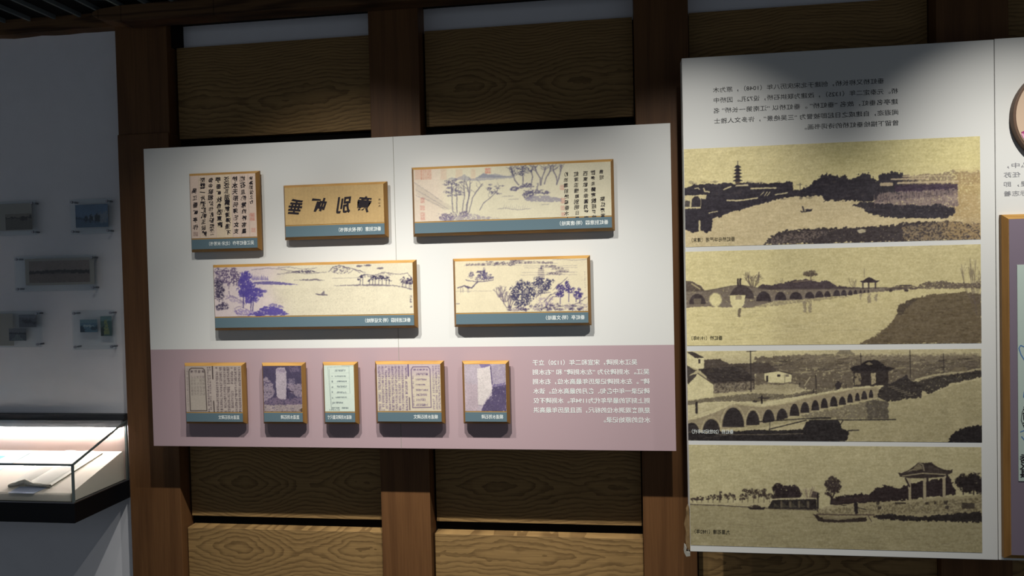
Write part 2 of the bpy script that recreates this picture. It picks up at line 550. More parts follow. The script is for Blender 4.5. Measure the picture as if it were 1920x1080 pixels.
def print_sheet(name, cv, x0, x1, z0, z1, y, parent, m=None):
    img = cv.finish()
    h, w, _ = img.shape
    off = parent_loc(parent)
    xs = np.linspace(x0, x1, w) - off[0]; zs = np.linspace(z1, z0, h) - off[2]
    v = np.empty((h, w, 3)); v[..., 0] = xs[None]; v[..., 1] = y - off[1]; v[..., 2] = zs[:, None]
    i = np.arange(h * w).reshape(h, w)
    q = np.stack([i[1:, :-1], i[1:, 1:], i[:-1, 1:], i[:-1, :-1]], -1).reshape(-1)
    nf = (h - 1) * (w - 1)
    me = bpy.data.meshes.new(name)
    me.vertices.add(h * w); me.vertices.foreach_set('co', v.reshape(-1))
    me.loops.add(nf * 4); me.loops.foreach_set('vertex_index', q)
    me.polygons.add(nf); me.polygons.foreach_set('loop_start', np.arange(nf) * 4)
    me.update(calc_edges=True)
    ca = me.color_attributes.new('ink', 'FLOAT_COLOR', 'POINT')
    l = np.where(img <= 0.04045, img / 12.92, ((img + 0.055) / 1.055) ** 2.4)
    ca.data.foreach_set('color', np.concatenate([l, np.ones((h, w, 1))], -1).reshape(-1))
    me.materials.append(m or MT['prints'])
    o = bpy.data.objects.new(name, me)
    COL.objects.link(o)
    o.parent = parent
    return o

# ================================================================== THE ROOM
ST = 'structure'
MB().box(-4.2, 3.2, -3.6, 0.3, -0.05, 0.0).build('floor', MT['floor'], kind=ST)
cb = MB().box(-4.2, 3.2, -3.6, 0.3, 2.51, 2.60)
cb.build('ceiling', MT['ceil'], kind=ST)
k = 1
for i in range(-6, 12):
    x = -2.089 + 0.106 * i
    MB().box(x - .005, x + .005, -3.5, 0.0, 2.495, 2.51).build('trim_%d' % k, MT['slat'], kind=ST); k += 1
MB().box(-4.2, -1.80, 0.06, 0.16, 0.0, 2.51).build('wall_left', MT['plaster'], kind=ST)
MB().box(-1.80, 3.2, 0.09, 0.16, 0.0, 2.51).build('wall_back', MT['plaster'], kind=ST)
# rough dark wall plate above the white wall
wp = MB(); n = 40
top = [(-4.2 + i * (2.36 / n), 2.455 + 0.0015 * math.sin(i * 1.7) + 0.0015 * math.sin(i * 4.1)) for i in range(n + 1)]
wp.prism_y([(x, z) for x, z in top] + [(top[-1][0], 2.51), (top[0][0], 2.51)], 0.01, 0.06)
wp.build('trim_%d' % k, MT['oldbeam'], kind=ST); k += 1
# eaves beam over the posts, with a tapered left end
eb = MB()
sec = lambda x, z0, z1: [(x, -.08, z0), (x, 0.0, z0), (x, 0.0, z1), (x, -.08, z1)]
pr = [(-1.875, 2.468, 2.480), (-1.85, 2.452, 2.490), (-1.76, 2.438, 2.498), (-1.4, 2.436, 2.500), (3.2, 2.436, 2.500)]
for a, b in zip(pr[:-1], pr[1:]):
    eb.hexa(sec(*a), sec(*b))
eb.build('trim_%d' % k, MT['oldbeam'], kind=ST, bevel=.004); k += 1
MB().box(-1.86, 3.2, 0.0, 0.09, 2.463, 2.51).build('trim_%d' % k, MT['batten'], kind=ST); k += 1
# posts
for x0, x1, y0, z0, z1 in [(-1.853, -1.644, .015, 2.045, 2.463), (-1.847, -1.640, 0, 0, 2.045), (-.857, -.674, 0, 0, 2.463),
                           (.081, .262, 0, 0, 2.463), (1.045, 1.262, 0, 0, 2.463), (2.1, 2.3, 0, 0, 2.463)]:
    MB().box(x0, x1, y0, .09, z0, z1).build('trim_%d' % k, MT['post'], kind=ST, bevel=.002); k += 1
# dark stile beside the first post, at the height of the white strips
MB().box(-1.644, -1.620, .045, .09, 2.372, 2.463).build('trim_%d' % k, MT['batten'], kind=ST); k += 1
# boards between the posts: upper, middle (recessed), lower, with black rails in the joints
for x0, x1 in [(-1.640, -.857), (-.674, .081), (.262, 1.045), (1.262, 2.1)]:
    MB().box(x0 + .008, x1 - .004, .06, .09, 2.029, 2.373).build('trim_%d' % k, MT['veneer'], kind=ST, origin=((x0 + x1) / 2, .075, 2.165)); k += 1
    MB().box(x0 + .008, x1 - .004, .06, .09, .585, 1.995).build('trim_%d' % k, MT['veneer'], kind=ST, origin=((x0 + x1) / 2, .075, .72)); k += 1
    MB().box(x0 + .006, x1 - .001, .03, .09, .02, .549).build('trim_%d' % k, MT['veneer'], kind=ST, bevel=.0015, origin=((x0 + x1) / 2, .06, .478)); k += 1
    MB().box(x0, x1, .08, .0895, 0.0, 2.37).build('trim_%d' % k, MT['groove'], kind=ST); k += 1

# ================================================================== WIDE DISPLAY BOARD
yA = -0.10
A = thing('display_board', 'wide white display board with mauve lower band, on the dark posts', 'display board', (-.743, yA, .892))
for x0, x1, nm in ((-1.675, -.7465, 'board_sheet'), (-.7455, .189, 'board_sheet')):
    m = MB()
    zb = 1.243
    zt, z0 = 1.969, .892
    m.add([(x0, yA, z0), (x1, yA, z0), (x1, yA, zb), (x0, yA, zb)], [(0, 1, 2, 3)], 1)
    m.add([(x0, yA, zb), (x1, yA, zb), (x1, yA, zt), (x0, yA, zt)], [(0, 1, 2, 3)], 0)
    yb = yA + .012
    m.add([(x0, yA, z0), (x1, yA, z0), (x1, yA, zt), (x0, yA, zt), (x0, yb, z0), (x1, yb, z0), (x1, yb, zt), (x0, yb, zt)],
          [(4, 7, 6, 5), (0, 4, 5, 1), (1, 5, 6, 2), (2, 6, 7, 3), (3, 7, 4, 0)], 2)
    m.build(nm, [MT['white'], MT['mauve'], MT['white']], A)
MB().box(-.7467, -.7453, yA - .0008, yA + .003, .892, 1.969).build('seam_strip', MT['core'], A)
for z in (1.05, 1.80):
    MB().box(-1.655, .170, yA + .012, 0, z - .03, z + .03).build('mounting_batten', MT['batten'], A)
pt = MB()
TXT_A = [('吴江水则碑，宋宣和二年（1120）立于', -.281, .068), ('吴江。水则碑分为 “左水则碑” 和 “右水则', -.281, .107),
         ('碑” 。左水则碑记录历年最高水位，右水则', -.281, .107), ('碑记录一年中各旬、各月的最高水位。该水', -.281, .107),
         ('则上刻写的最早年代为1194年。水则碑不仅', -.281, .107), ('是用来观测水位的标尺，而且是历年最高洪', -.281, .107),
         ('水位的原始记录。', -.046, .107)]
for i, (t, xl, xr) in enumerate(TXT_A):
    put_line(pt, t, xl, xr, 1.187 - .0321 * i, yA - .0006, height=.0185)
pt.build('paragraph_text', MT['whiteink'], A)['label'] = 'white mirrored lettering on the mauve band'

# ================================================================== PLAQUES ON THE WIDE BOARD
yF = -0.1335
def plaque(name, label, group, x0, x1, z0, z1, zcap, caption, cap_w, cv, art_label, bold=.007):
    t = thing(name, label, 'plaque', ((x0 + x1) / 2, yA, z0), group)
    c, dy = .0092, .013
    fr = MB()
    def ring(e, y):
        return [(x0 - e, y, z0 - e), (x1 + e, y, z0 - e), (x1 + e, y, z1 + e), (x0 - e, y, z1 + e)]
    r0, r1, r2 = ring(0, yF), ring(c, yF + dy), ring(c, yF + dy + .006)
    fr.add(r0, [(0, 1, 2, 3)], 0)
    for a, b in ((r0, r1), (r1, r2)):
        for i in range(4):
            j = (i + 1) % 4
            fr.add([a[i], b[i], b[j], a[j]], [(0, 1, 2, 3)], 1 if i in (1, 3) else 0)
    fr.add(r2, [(3, 2, 1, 0)], 0)
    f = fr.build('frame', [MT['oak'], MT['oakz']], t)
    MB().box(x0 + .012, x1 - .012, yF + dy + .006, yA - .0003, z0 + .012, z1 - .012).build('spacer_block', MT['batten'], t)
    p = print_sheet('art_print', cv, x0 + .0005, x1 - .0005, zcap + .004, z1 - .0005, yF - .0008, t)
    p['label'] = art_label
    st = MB().box(x0, x1, yF - .0015, yF, z0 + .0005, zcap).build('caption_strip', MT['teal'], t)
    st['label'] = 'slate teal caption strip'
    tx = MB()
    put_line(tx, caption, x1 - .012 - cap_w, x1 - .012, (z0 + zcap) / 2 + .001, yF - .0021, height=.0145, bold=bold)
    tx.build('caption_text', MT['whiteink'], st)
    return t, p

PAPER = (.83, .78, .70)
INK = (.26, .22, .33)
# --- brush writing in columns on pinkish paper
cv = Canvas([(80, 120), (812, 100), (820, 820), (95, 832)], 190, 190, (.86, .77, .70), 11, .05)
for i in range(9):
    x = 88 + i * 91.5
    cv.line([(x, 115), (x + 10, 828)], 2.2, (.50, .44, .40), .75)
cv.poly([(360, 110), (540, 105), (548, 826), (372, 830)], (.88, .81, .66), .55)
cv.poly([(176, 116), (350, 110), (362, 830), (190, 832)], (.87, .80, .67), .35)
cv.seal(770, 595, 55, 90); cv.seal(780, 745, 48, 50, a=.4); cv.seal(140, 780, 55, 50, (.55, .45, .42), .6)
plq, pr_ = plaque('calligraphy_plaque', 'oak plaque of small brush writing in ruled columns, first in the top row', 'framed plaques of art on the white field',
       -1.480, -1.234, 1.600, 1.860, 1.635, '吴江垂虹亭作（北宋·米芾书）', .168, cv, 'pinkish paper with ruled columns')
wr = MB()
COLS = ['吳江垂虹亭作', '斷雲一片洞庭帆玉破鱸', '魚金破柑好作新詩繼桑', '苧垂虹秋色滿東南', '泛泛五湖霜氣清漫漫不', '辨水天形何須織女支', '機石且戲常娥稱客星', '時為湖州之行']
for i, c in enumerate(COLS):
    xc = -1.480 + .0175 + i * .0303
    z = 1.842 - (.035 if i == 0 else 0)
    step = (.0205 if len(c) > 9 else .0225) if i else .0258
    if i == 7:
        step = .0165
    for ch in c:
        s_ = random.uniform(.017, .0215) * (.72 if i == 7 else 1)
        put_glyph(wr, ch, xc + random.uniform(-.0015, .0015), z, yF - .0014, s_, random.uniform(-.14, .14), random.uniform(-.28, -.05), random.uniform(.016, .042))
        z -= step * random.uniform(.94, 1.06)
wr.build('brush_writing', MT['brush'], plq)

# --- four large signs on tan silk
cv = Canvas([(890, 235), (1737, 207), (1742, 545), (898, 565)], 250, 96, (.76, .64, .44), 12, .06)
for i in range(26):
    x = 890 + i * 33
    cv.line([(x, 215), (x + 5, 570)], 10, (.70, .58, .38), .16)
plq, pr_ = plaque('calligraphy_plaque', 'oak plaque of four large black brush signs on tan silk', 'framed plaques of art on the white field',
       -1.129, -.774, 1.633, 1.805, 1.671, '垂虹别意（明·祝允明书）', .150, cv, 'tan silk ground')
wr = MB()
for ch, px, pz, s_, ro in (('垂', 985, 388, .056, .10), ('虹', 1180, 388, .064, .14), ('別', 1405, 388, .058, -.06), ('意', 1572, 388, .057, .12)):
    xc = -1.129 + (px - 893) / 849 * .355
    zc = 1.738
    wr = MB()
    put_glyph(wr, ch, xc, zc, yF - .0014, s_, ro, -.24, .030, sx=.92)
    wr.build('brush_sign', MT['brush'], plq)
wr = MB()
for i, ch in enumerate('枝山允'):
    put_glyph(wr, ch, -.789, 1.752 - i * .0105, yF - .0014, .008, .05, -.1, .0)
wr.build('signature', MT['brush'], plq)

# --- plain landscape scroll with writing at its right end
cv = Canvas([(75, 178), (1762, 103), (1765, 578), (82, 626)], 480, 136, (.84, .81, .70), 13, .05)
G = (.42, .40, .46)
cv.poly([(75, 178), (75, 626), (330, 620), (330, 165)], (.84, .76, .70), .6, soft=90)
for sx_, w in ((90, 60), (140, 90), (305, 50), (560, 40), (430, 60)):
    cv.poly([(sx_, 175), (sx_ + w, 172), (sx_ + w, 262), (sx_, 265)], (.80, .60, .50), .22 if sx_ > 200 else .35)
cv.marks(130, 175, 225, 262, 5, 3, (.72, .45, .38), .35)
cv.seal(705, 185, 50, 50)
cv.poly([(90, 300), (180, 350), (300, 440), (360, 470), (430, 520), (330, 520), (200, 450), (100, 390)], (.70, .66, .60), .35, 8)
for q in ([(85, 290), (190, 360), (310, 450)], [(100, 350), (230, 430), (370, 520)], [(95, 400), (200, 440), (330, 510)]):
    cv.line(q, 4, G, .45, 6)
cv.poly([(350, 262), (400, 245), (440, 250), (505, 218), (560, 255), (600, 250), (640, 225), (670, 205), (720, 222), (770, 210), (830, 225), (920, 235), (900, 250), (600, 275)], (.55, .55, .60), .55, 5)
cv.poly([(600, 250), (660, 212), (760, 225), (940, 238), (760, 246)], (.45, .47, .55), .5, 4)
def grove(pts, w, col, al, twigs=5, reach=60):
    """one leaning trunk with side twigs"""
    cv.line(pts, w, col, al, 3)
    for i in range(twigs):
        j = random.randrange(len(pts) // 2, len(pts) - 1) if len(pts) > 2 else 0
        f = random.random()
        px = pts[j][0] + (pts[j + 1][0] - pts[j][0]) * f; py = pts[j][1] + (pts[j + 1][1] - pts[j][1]) * f
        ex = px + random.uniform(-1, 1) * reach; ey = py - random.uniform(.3, 1) * reach
        cv.line([(px, py), ((px + ex) / 2 + random.uniform(-8, 8), (py + ey) / 2), (ex, ey)], w * .5, col, al * .8, 3)
for q in ([(405, 545), (400, 470), (398, 410), (395, 350), (400, 290)], [(440, 550), (436, 470), (440, 400), (425, 340)], [(485, 530), (492, 470), (505, 400), (498, 320), (505, 270)],
          [(520, 540), (530, 460), (545, 380), (552, 290)], [(540, 545), (560, 470), (570, 420), (610, 360), (655, 300)], [(515, 545), (520, 480), (545, 400), (530, 330), (515, 280)]):
    grove(q, 8, G, .75, 6, 55)
for i in range(26):
    cv.blob(random.uniform(345, 480), random.uniform(265, 410), random.uniform(14, 30), random.uniform(7, 13), (.38, .36, .45), .75, .7, .42, 2)
for x, y, r in ((330, 575, 50), (400, 565, 45), (490, 560, 45), (360, 595, 60)):
    cv.blob(x, y, r, 26, (.40, .36, .46), .85, .6, .45, 2)
cv.poly([(290, 600), (430, 570), (560, 555), (680, 580), (800, 600), (560, 612), (300, 620)], (.50, .46, .55), .55, 8, mott=.4)
grove([(632, 525), (665, 465), (720, 420), (770, 375), (800, 320)], 7, G, .75, 5, 40)
for i in range(12):
    cv.blob(random.uniform(705, 830), random.uniform(305, 385), random.uniform(14, 28), random.uniform(6, 11), (.38, .36, .45), .75, .7, .42, 2)
for q in ([(965, 310), (935, 270), (915, 220), (905, 165)], [(1000, 310), (1003, 250), (995, 190), (1005, 150)], [(1075, 295), (1085, 240), (1075, 190), (1090, 150)], [(1150, 310), (1150, 250), (1120, 200), (1105, 150)],
          [(1155, 310), (1165, 250), (1185, 200), (1200, 150)], [(1185, 300), (1200, 250), (1230, 200), (1245, 140)], [(1290, 305), (1310, 250), (1325, 190), (1335, 135)], [(1295, 300), (1290, 240), (1265, 190), (1260, 140)]):
    grove(q, 10, G, .75, 7, 50)
for i in range(16):
    cv.blob(random.uniform(900, 1060), random.uniform(155, 215), 24, 16, (.34, .33, .42), .8, .7, .48, 2)
for x, y, rx, ry in ((925, 340, 34, 22), (1040, 315, 46, 22), (1050, 385, 50, 40), (1110, 365, 60, 18), (1190, 375, 40, 14), (990, 325, 20, 14)):
    cv.blob(x, y, rx, ry, (.36, .34, .44), .9, .5, .36, 2.5)
cv.poly([(1010, 430), (1080, 405), (1200, 400), (1330, 430), (1330, 455), (1150, 455), (1030, 450)], (.55, .53, .58), .75, 6, mott=.3)
cv.line([(1130, 300), (1120, 350), (1150, 380)], 14, (.50, .48, .52), .7, 5)
cv.line([(780, 515), (850, 510), (950, 525), (1060, 515)], 5, G, .6, 5)
for i in range(12):
    cv.line([(830 + i * 18, 520), (840 + i * 18, 480 + (i % 3) * 8)], 3, G, .4, 4)
for x, y, w in ((920, 435, 90), (1190, 480, 60), (870, 408, 90)):
    cv.line([(x - w / 2, y), (x + w / 2, y - 3)], 5, G, .5, 4)
for x, y, w, h in ((1338, 330, 38, 45), (1345, 445, 38, 50), (1340, 510, 34, 40), (1345, 565, 34, 34), (150, 440, 36, 50), (148, 505, 42, 42), (150, 575, 40, 70)):
    cv.seal(x, y, w, h, (.74, .46, .42), .45)
plq, pr_ = plaque('scroll_plaque', 'long oak plaque of a pale ink landscape beside columns of writing', 'framed plaques of art on the white field',
       -.668, -.006, 1.632, 1.848, 1.668, '垂虹别意图（明·唐寅绘）', .158, cv, 'pale ink landscape with small red seals')
wr = MB()
for c, px, pz0 in (('柳脆霜前綠橋垂水上', 1392, 0), ('虹深盃惜離別明日路', 1478, 0), ('西東歡笑幸圓月平安', 1553, 0), ('附便風歸家說經歷挑', 1617, .002), ('盡短', 1688, .004), ('檠紅唐寅', 1692, -.085)):
    xc = -.668 + (px - 80) / 1685 * .662
    z = 1.812 + pz0
    for ch in c:
        put_glyph(wr, ch, xc + random.uniform(-.001, .001), z, yF - .0014, random.uniform(.013, .017), random.uniform(-.1, .1), -.12, random.uniform(0, .03))
        z -= .0183
wr.build('brush_writing', MT['brush'], plq)

# --- wide lake landscape
cv = Canvas([(102, 143), (1808, 100), (1812, 555), (113, 573)], 490, 128, (.85, .815, .71), 14, .06)
P = (.33, .28, .58); D = (.25, .22, .32)  # P puts the spots' violet cast into the ink of the left trees
cv.poly([(100, 130), (700, 120), (560, 330), (720, 560), (100, 580)], (.85, .775, .81), .65, soft=150)
cv.marks(600, 330, 1500, 555, 150, 22, (.62, .58, .50), .25, .9, cut=.56)
for q, a in (([(420, 165), (560, 150), (680, 160), (800, 185), (900, 175), (1000, 190)], .5), ([(650, 145), (740, 140), (860, 160), (980, 150)], .5),
             ([(1080, 180), (1120, 140), (1170, 125), (1230, 145), (1290, 155), (1400, 190)], .8), ([(1250, 195), (1300, 160), (1350, 190)], .6),
             ([(640, 205), (760, 190), (900, 200), (1060, 185)], .5)):
    cv.line(q, 5, D, a, 5)
cv.poly([(690, 185), (800, 178), (900, 160), (985, 182), (900, 192), (780, 190)], D, .75, 5, mott=.35)
cv.poly([(1090, 180), (1140, 135), (1200, 128), (1270, 160), (1240, 190), (1170, 205)], D, .6, 4, mott=.5, ms=2.5)
for x, y in ((1340, 130), (1412, 125), (1525, 150)):
    cv.blob(x, y, 26, 9, D, .7, .4)
cv.poly([(760, 255), (880, 245), (960, 243), (1050, 258), (900, 260)], D, .6, 3, mott=.3)
cv.line([(1110, 240), (1330, 235)], 4, D, .4, 3)
cv.poly([(440, 270), (560, 262), (700, 275), (825, 296), (640, 295), (450, 290)], (.36, .32, .55), .85, 5, mott=.25)
for i in range(9):
    x = 430 + i * 16
    cv.poly([(x - 8, 255), (x, 195 + (i * 37) % 30), (x + 8, 255)], (.45, .40, .62), .75, 4)
cv.poly([(1110, 305), (1300, 296), (1500, 292), (1640, 300), (1800, 330), (1800, 345), (1660, 310), (1400, 308)], D, .6, 4, mott=.3)
cv.line([(1330, 235), (1400, 205), (1470, 215), (1560, 185), (1620, 200), (1700, 205), (1760, 195), (1800, 250)], 5, D, .7, 5)
cv.poly([(1360, 235), (1480, 205), (1560, 190), (1640, 205), (1600, 240)], D, .4, 8, mott=.5, ms=2.5)
for x, h in ((1350, 70), (1372, 90), (1430, 60), (1458, 80), (1480, 90), (1510, 85), (1540, 80), (1575, 70), (1600, 60)):
    cv.tree(x, 295, 52, h, (.22, .20, .30), .9, 6, .42, 4, .5)
for x in (1715, 1745, 1775, 1790):
    cv.tree(x, 320, 50, 90, D, .85, 7, .45, 4)
cv.line([(970, 376), (1000, 384), (1065, 386)], 8, D, .9, 3); cv.poly([(1010, 378), (1040, 348), (1045, 380)], D, .6)
# woods on the left shore
for x, y, w, h in ((150, 300, 110, 150), (190, 260, 100, 110), (270, 260, 120, 120), (230, 330, 110, 140), (310, 330, 90, 130), (130, 260, 60, 110)):
    cv.tree(x, y, w, h, (.40, .34, .46), .75, 12, .52, 5, .8)
for x, y, rx, ry in ((155, 320, 42, 60), (150, 380, 40, 50), (180, 475, 45, 32), (150, 490, 40, 26), (130, 290, 26, 40)):
    cv.blob(x, y, rx, ry, D, .9, .5, .40, 2.2)
for q in ([(200, 420), (260, 390), (340, 440), (370, 470)], [(280, 500), (320, 480), (400, 520)], [(230, 350), (240, 390), (290, 410)], [(280, 510), (300, 545), (400, 560)]):
    cv.line(q, 5, (.42, .36, .52), .7, 6)
cv.poly([(190, 380), (300, 400), (380, 450), (340, 470), (240, 430)], (.50, .44, .60), .45, 10, mott=.45)
for x, y, rx, ry in ((350, 230, 34, 40), (385, 225, 36, 42), (340, 290, 34, 40), (390, 290, 48, 40), (370, 340, 60, 36), (420, 330, 40, 40), (350, 375, 44, 30), (420, 385, 50, 34), (470, 335, 38, 18), (510, 350, 36, 16),
                     (480, 380, 44, 22), (400, 425, 40, 30), (450, 420, 28, 22), (375, 195, 22, 26)):
    cv.blob(x, y, rx, ry, P, .92, .6, .26, 2.2)
for q in ([(355, 380), (352, 495)], [(418, 400), (415, 520)], [(438, 400), (430, 520)]):
    cv.line(q, 8, (.30, .26, .48), .95, 3)
cv.poly([(380, 565), (420, 540), (480, 520), (510, 490), (580, 480), (640, 495), (700, 525), (735, 560)], P, .92, 12, 6, mott=.2)
cv.poly([(560, 475), (600, 452), (680, 480), (700, 500), (620, 490)], (.40, .35, .58), .7, 6, mott=.4)
cv.poly([(270, 520), (330, 500), (450, 530), (400, 565), (300, 560)], (.45, .38, .65), .55, 10, mott=.4)
cv.marks(1772, 390, 1798, 500, 1, 5, D, .7)
plaque('landscape_plaque', 'long oak plaque of a wide lake landscape with trees tinted by violet light at left', 'framed plaques of art on the white field',
       -1.401, -.679, 1.321, 1.535, 1.357, '垂虹送别图（明·文征明绘）', .160, cv, 'ink lake landscape with light-tinted violet trees and a small boat')

# --- wooded shore landscape
cv = Canvas([(103, 130), (1182, 103), (1190, 548), (112, 562)], 330, 134, (.87, .825, .70), 15, .05)
D = (.27, .24, .36)
for y0, x0, x1 in ((140, 360, 920), (155, 200, 620), (125, 560, 700), (170, 820, 960), (190, 900, 1010), (213, 930, 1055), (232, 860, 980)):
    for i in range(int((x1 - x0) / 24)):
        cv.blob(x0 + i * 24 + random.uniform(-6, 6), y0 + random.uniform(-6, 4), 14, 9, (.38, .34, .40), .75, .6, .4, 2)
    cv.line([(x0 - 20, y0 + 10), (x1 + 20, y0 + 8)], 3, D, .4, 3)
for y in (170, 185, 225, 245):
    cv.line([(640 + (y % 7) * 10, y), (1100, y - 3)], 3, D, .35, 4)
cv.line([(900, 120), (980, 112), (1060, 122), (1180, 115)], 4, D, .5, 4)
# islet with huts
cv.poly([(270, 225), (290, 208), (340, 208), (360, 232)], D, .8, 3, mott=.3)
for x, y, rx, ry in ((235, 245, 22, 24), (340, 250, 46, 34), (310, 265, 40, 26), (380, 268, 30, 20), (340, 205, 10, 22)):
    cv.blob(x, y, rx, ry, (.33, .30, .42), .85, .6, .4, 2)
cv.line([(190, 285), (260, 298), (340, 300), (415, 288)], 6, D, .8, 4)
cv.line([(130, 350), (180, 335), (240, 352), (290, 300)], 10, D, .8, 4); cv.line([(190, 340), (215, 352)], 14, D, .7, 3)
for x in (150, 168, 205, 215):
    cv.line([(x, 350), (x + 2, 390)], 3, D, .7)
cv.line([(110, 380), (400, 378)], 4, D, .3, 4); cv.line([(115, 484), (140, 483)], 5, D, .8)
# slender pagoda
for i in range(6):
    cv.line([(785 - i * 1.5, 195 + i * 15), (825 + i * 1.5, 194 + i * 15)], 7, (.40, .36, .42), .75, 2)
cv.line([(806, 165), (806, 200)], 4, D, .8); cv.poly([(795, 195), (806, 175), (818, 195)], D, .8)
# wood and rocks
for x, y, w, h in ((470, 430, 130, 100), (540, 520, 130, 120), (510, 470, 120, 90)):
    cv.bare(x, y, w, h, (.36, .32, .40), .75, 9, 4)
for x, y, w, h in ((600, 470, 110, 170), (650, 470, 140, 180), (700, 470, 120, 170), (640, 520, 130, 130), (800, 420, 130, 150), (860, 380, 110, 110), (780, 360, 90, 100)):
    cv.tree(x, y, w, h, (.27, .26, .36), .88, 14, .48, 4, .85)
for x, y, w, h in ((960, 490, 90, 160), (1030, 470, 80, 180), (1090, 470, 70, 120), (1120, 480, 60, 90)):
    cv.tree(x, y, w, h, (.28, .24, .44), .9, 9, .38, 6, .6)
cv.poly([(510, 545), (560, 525), (700, 500), (830, 500), (860, 470), (960, 500), (1100, 480), (1185, 480), (1188, 545)], (.45, .40, .50), .5, 12, mott=.5, ms=3)
for i in range(34):
    x = random.uniform(540, 1170); y = random.uniform(490, 540)
    cv.blob(x, y, random.uniform(10, 26), random.uniform(6, 13), D, .85, .6, .42, 2)
for q in ([(830, 470), (880, 410), (960, 380)], [(850, 490), (900, 430), (940, 420)], [(900, 370), (960, 320), (1020, 268)], [(760, 430), (800, 400), (880, 390)], [(1050, 500), (1120, 470), (1180, 430)], [(900, 520), (1000, 500), (1090, 505)]):
    cv.line(q, 5, D, .75, 6)
cv.poly([(760, 440), (860, 420), (930, 430), (850, 500), (770, 500)], (.50, .44, .56), .5, 12, mott=.5)
cv.marks(1158, 215, 1170, 385, 1, 16, D, .7)
plaque('landscape_plaque', 'oak plaque of a wooded rocky shore with a slim pagoda', 'framed plaques of art on the white field',
       -.533, -.089, 1.322, 1.535, 1.357, '垂虹亭（明·文嘉绘）', .128, cv, 'ink landscape of rocks, dense trees and a slim pagoda')

# --- the five small plaques on the mauve band
GB = 'small plaques on the mauve band'
DK = (.30, .25, .27)
cv = Canvas([(105, 195), (668, 190), (685, 640), (110, 648)], 180, 140, (.735, .68, .64), 16, .06)
cv.poly([(150, 310), (310, 310), (318, 630), (155, 632)], (.70, .67, .60), .4)
cv.marks(325, 200, 375, 645, 2, 22, DK, .75); cv.marks(405, 200, 680, 642, 7, 21, DK, .72); cv.marks(118, 215, 140, 640, 1, 20, DK, .35)
cv.marks(155, 232, 305, 262, 4, 1, DK, .75); cv.marks(158, 285, 308, 480, 5, 6, DK, .28)
B_ = [(145, 250), (152, 228), (172, 216), (282, 216), (300, 228), (307, 250), (322, 630), (152, 634), (145, 250)]
cv.line(B_, 7, (.22, .18, .17), .95)
cv.line([(382, 195), (386, 318)], 10, (.20, .16, .16), .95); cv.line([(392, 535), (398, 645)], 9, (.20, .16, .16), .9)
plaque('document_plaque', 'small oak plaque of an old page with arched outline, leftmost on mauve band', GB,
       -1.522, -1.309, .988, 1.187, 1.019, '直道水则石碑文', .079, cv, 'old book page with an arched outline')

cv = Canvas([(890, 192), (1275, 190), (1288, 655), (897, 655)], 130, 148, (.31, .28, .37), 17, .2)
cv.poly([(890, 320), (930, 300), (965, 345), (990, 380), (1000, 470), (960, 520), (895, 560)], (.62, .56, .60), .9, 14, mott=.3)
cv.poly([(1130, 200), (1250, 195), (1262, 240), (1180, 262)], (.50, .44, .52), .6, 10, mott=.4)
cv.poly([(1130, 370), (1275, 370), (1285, 520), (1230, 500), (1150, 430)], (.60, .54, .58), .85, 16, mott=.3)
cv.poly([(1150, 320), (1210, 310), (1205, 370), (1150, 370)], (.55, .50, .56), .7, 10, mott=.4)
cv.poly([(895, 545), (1000, 510), (1290, 520), (1290, 580), (895, 590)], (.50, .43, .50), .8, 14, mott=.4)
cv.poly([(895, 585), (1290, 580), (1290, 655), (895, 655)], (.66, .60, .58), .9, 8, mott=.25)
cv.poly([(1022, 225), (1050, 208), (1110, 210), (1125, 250), (1128, 400), (1120, 525), (1070, 528), (1030, 505), (1020, 400)], (.70, .65, .68), 1, 4)
cv.poly([(1030, 225), (1110, 215), (1118, 262), (1035, 265)], (.56, .50, .58), .7, 6, mott=.4)
cv.line([(1130, 420), (1140, 520)], 10, (.22, .18, .28), .8, 4); cv.line([(1140, 445), (1195, 450)], 10, (.22, .18, .26), .8, 4)
cv.line([(900, 345), (940, 365), (985, 345)], 8, (.26, .22, .34), .8, 5)
cv.poly([(1250, 640), (1290, 610), (1290, 655)], (.35, .28, .22), .9)
plaque('photograph_plaque', 'small oak plaque of an upright stone tablet among dark rubble', GB,
       -1.229, -1.087, .989, 1.186, 1.021, '直道水则石碑', .068, cv, 'dark violet photograph of an upright stone')

cv = Canvas([(140, 165), (408, 165), (415, 578), (146, 580)], 96, 146, (.83, .875, .82), 18, .03)
K = (.34, .38, .40)
for q in ([(175, 182), (205, 570)], [(188, 200), (205, 560)], [(178, 182), (370, 178)], [(365, 180), (372, 415)], [(300, 170), (405, 175)]):
    cv.line(q, 2.2, K, .6, 2)
for i in range(6):
    cv.line([(205, 236 + i * 46), (365, 234 + i * 46)], 1.6, K, .35)
for x0, x1, y in ((235, 335, 215), (242, 342, 262), (255, 345, 309), (255, 345, 356), (255, 345, 406), (245, 345, 451), (220, 310, 497), (220, 275, 545), (295, 358, 545)):
    cv.marks(x0, y - 8, x1, y + 8, max(3, int((x1 - x0) / 12)), 1, K, .9, .8, cut=.42)
for y in (262, 311, 360, 405, 455, 507, 545):
    cv.marks(210, y - 8, 222, y + 8, 1, 1, K, .9, .9, cut=.4)
cv.marks(180, 555, 280, 573, 6, 1, K, .6)
plaque('document_plaque', 'narrow oak plaque of a pale green sheet with dotted lines', GB,
       -1.005, -.897, .989, 1.187, 1.022, '横道水则碑实量尺寸', .087, cv, 'pale green sheet of measurements')

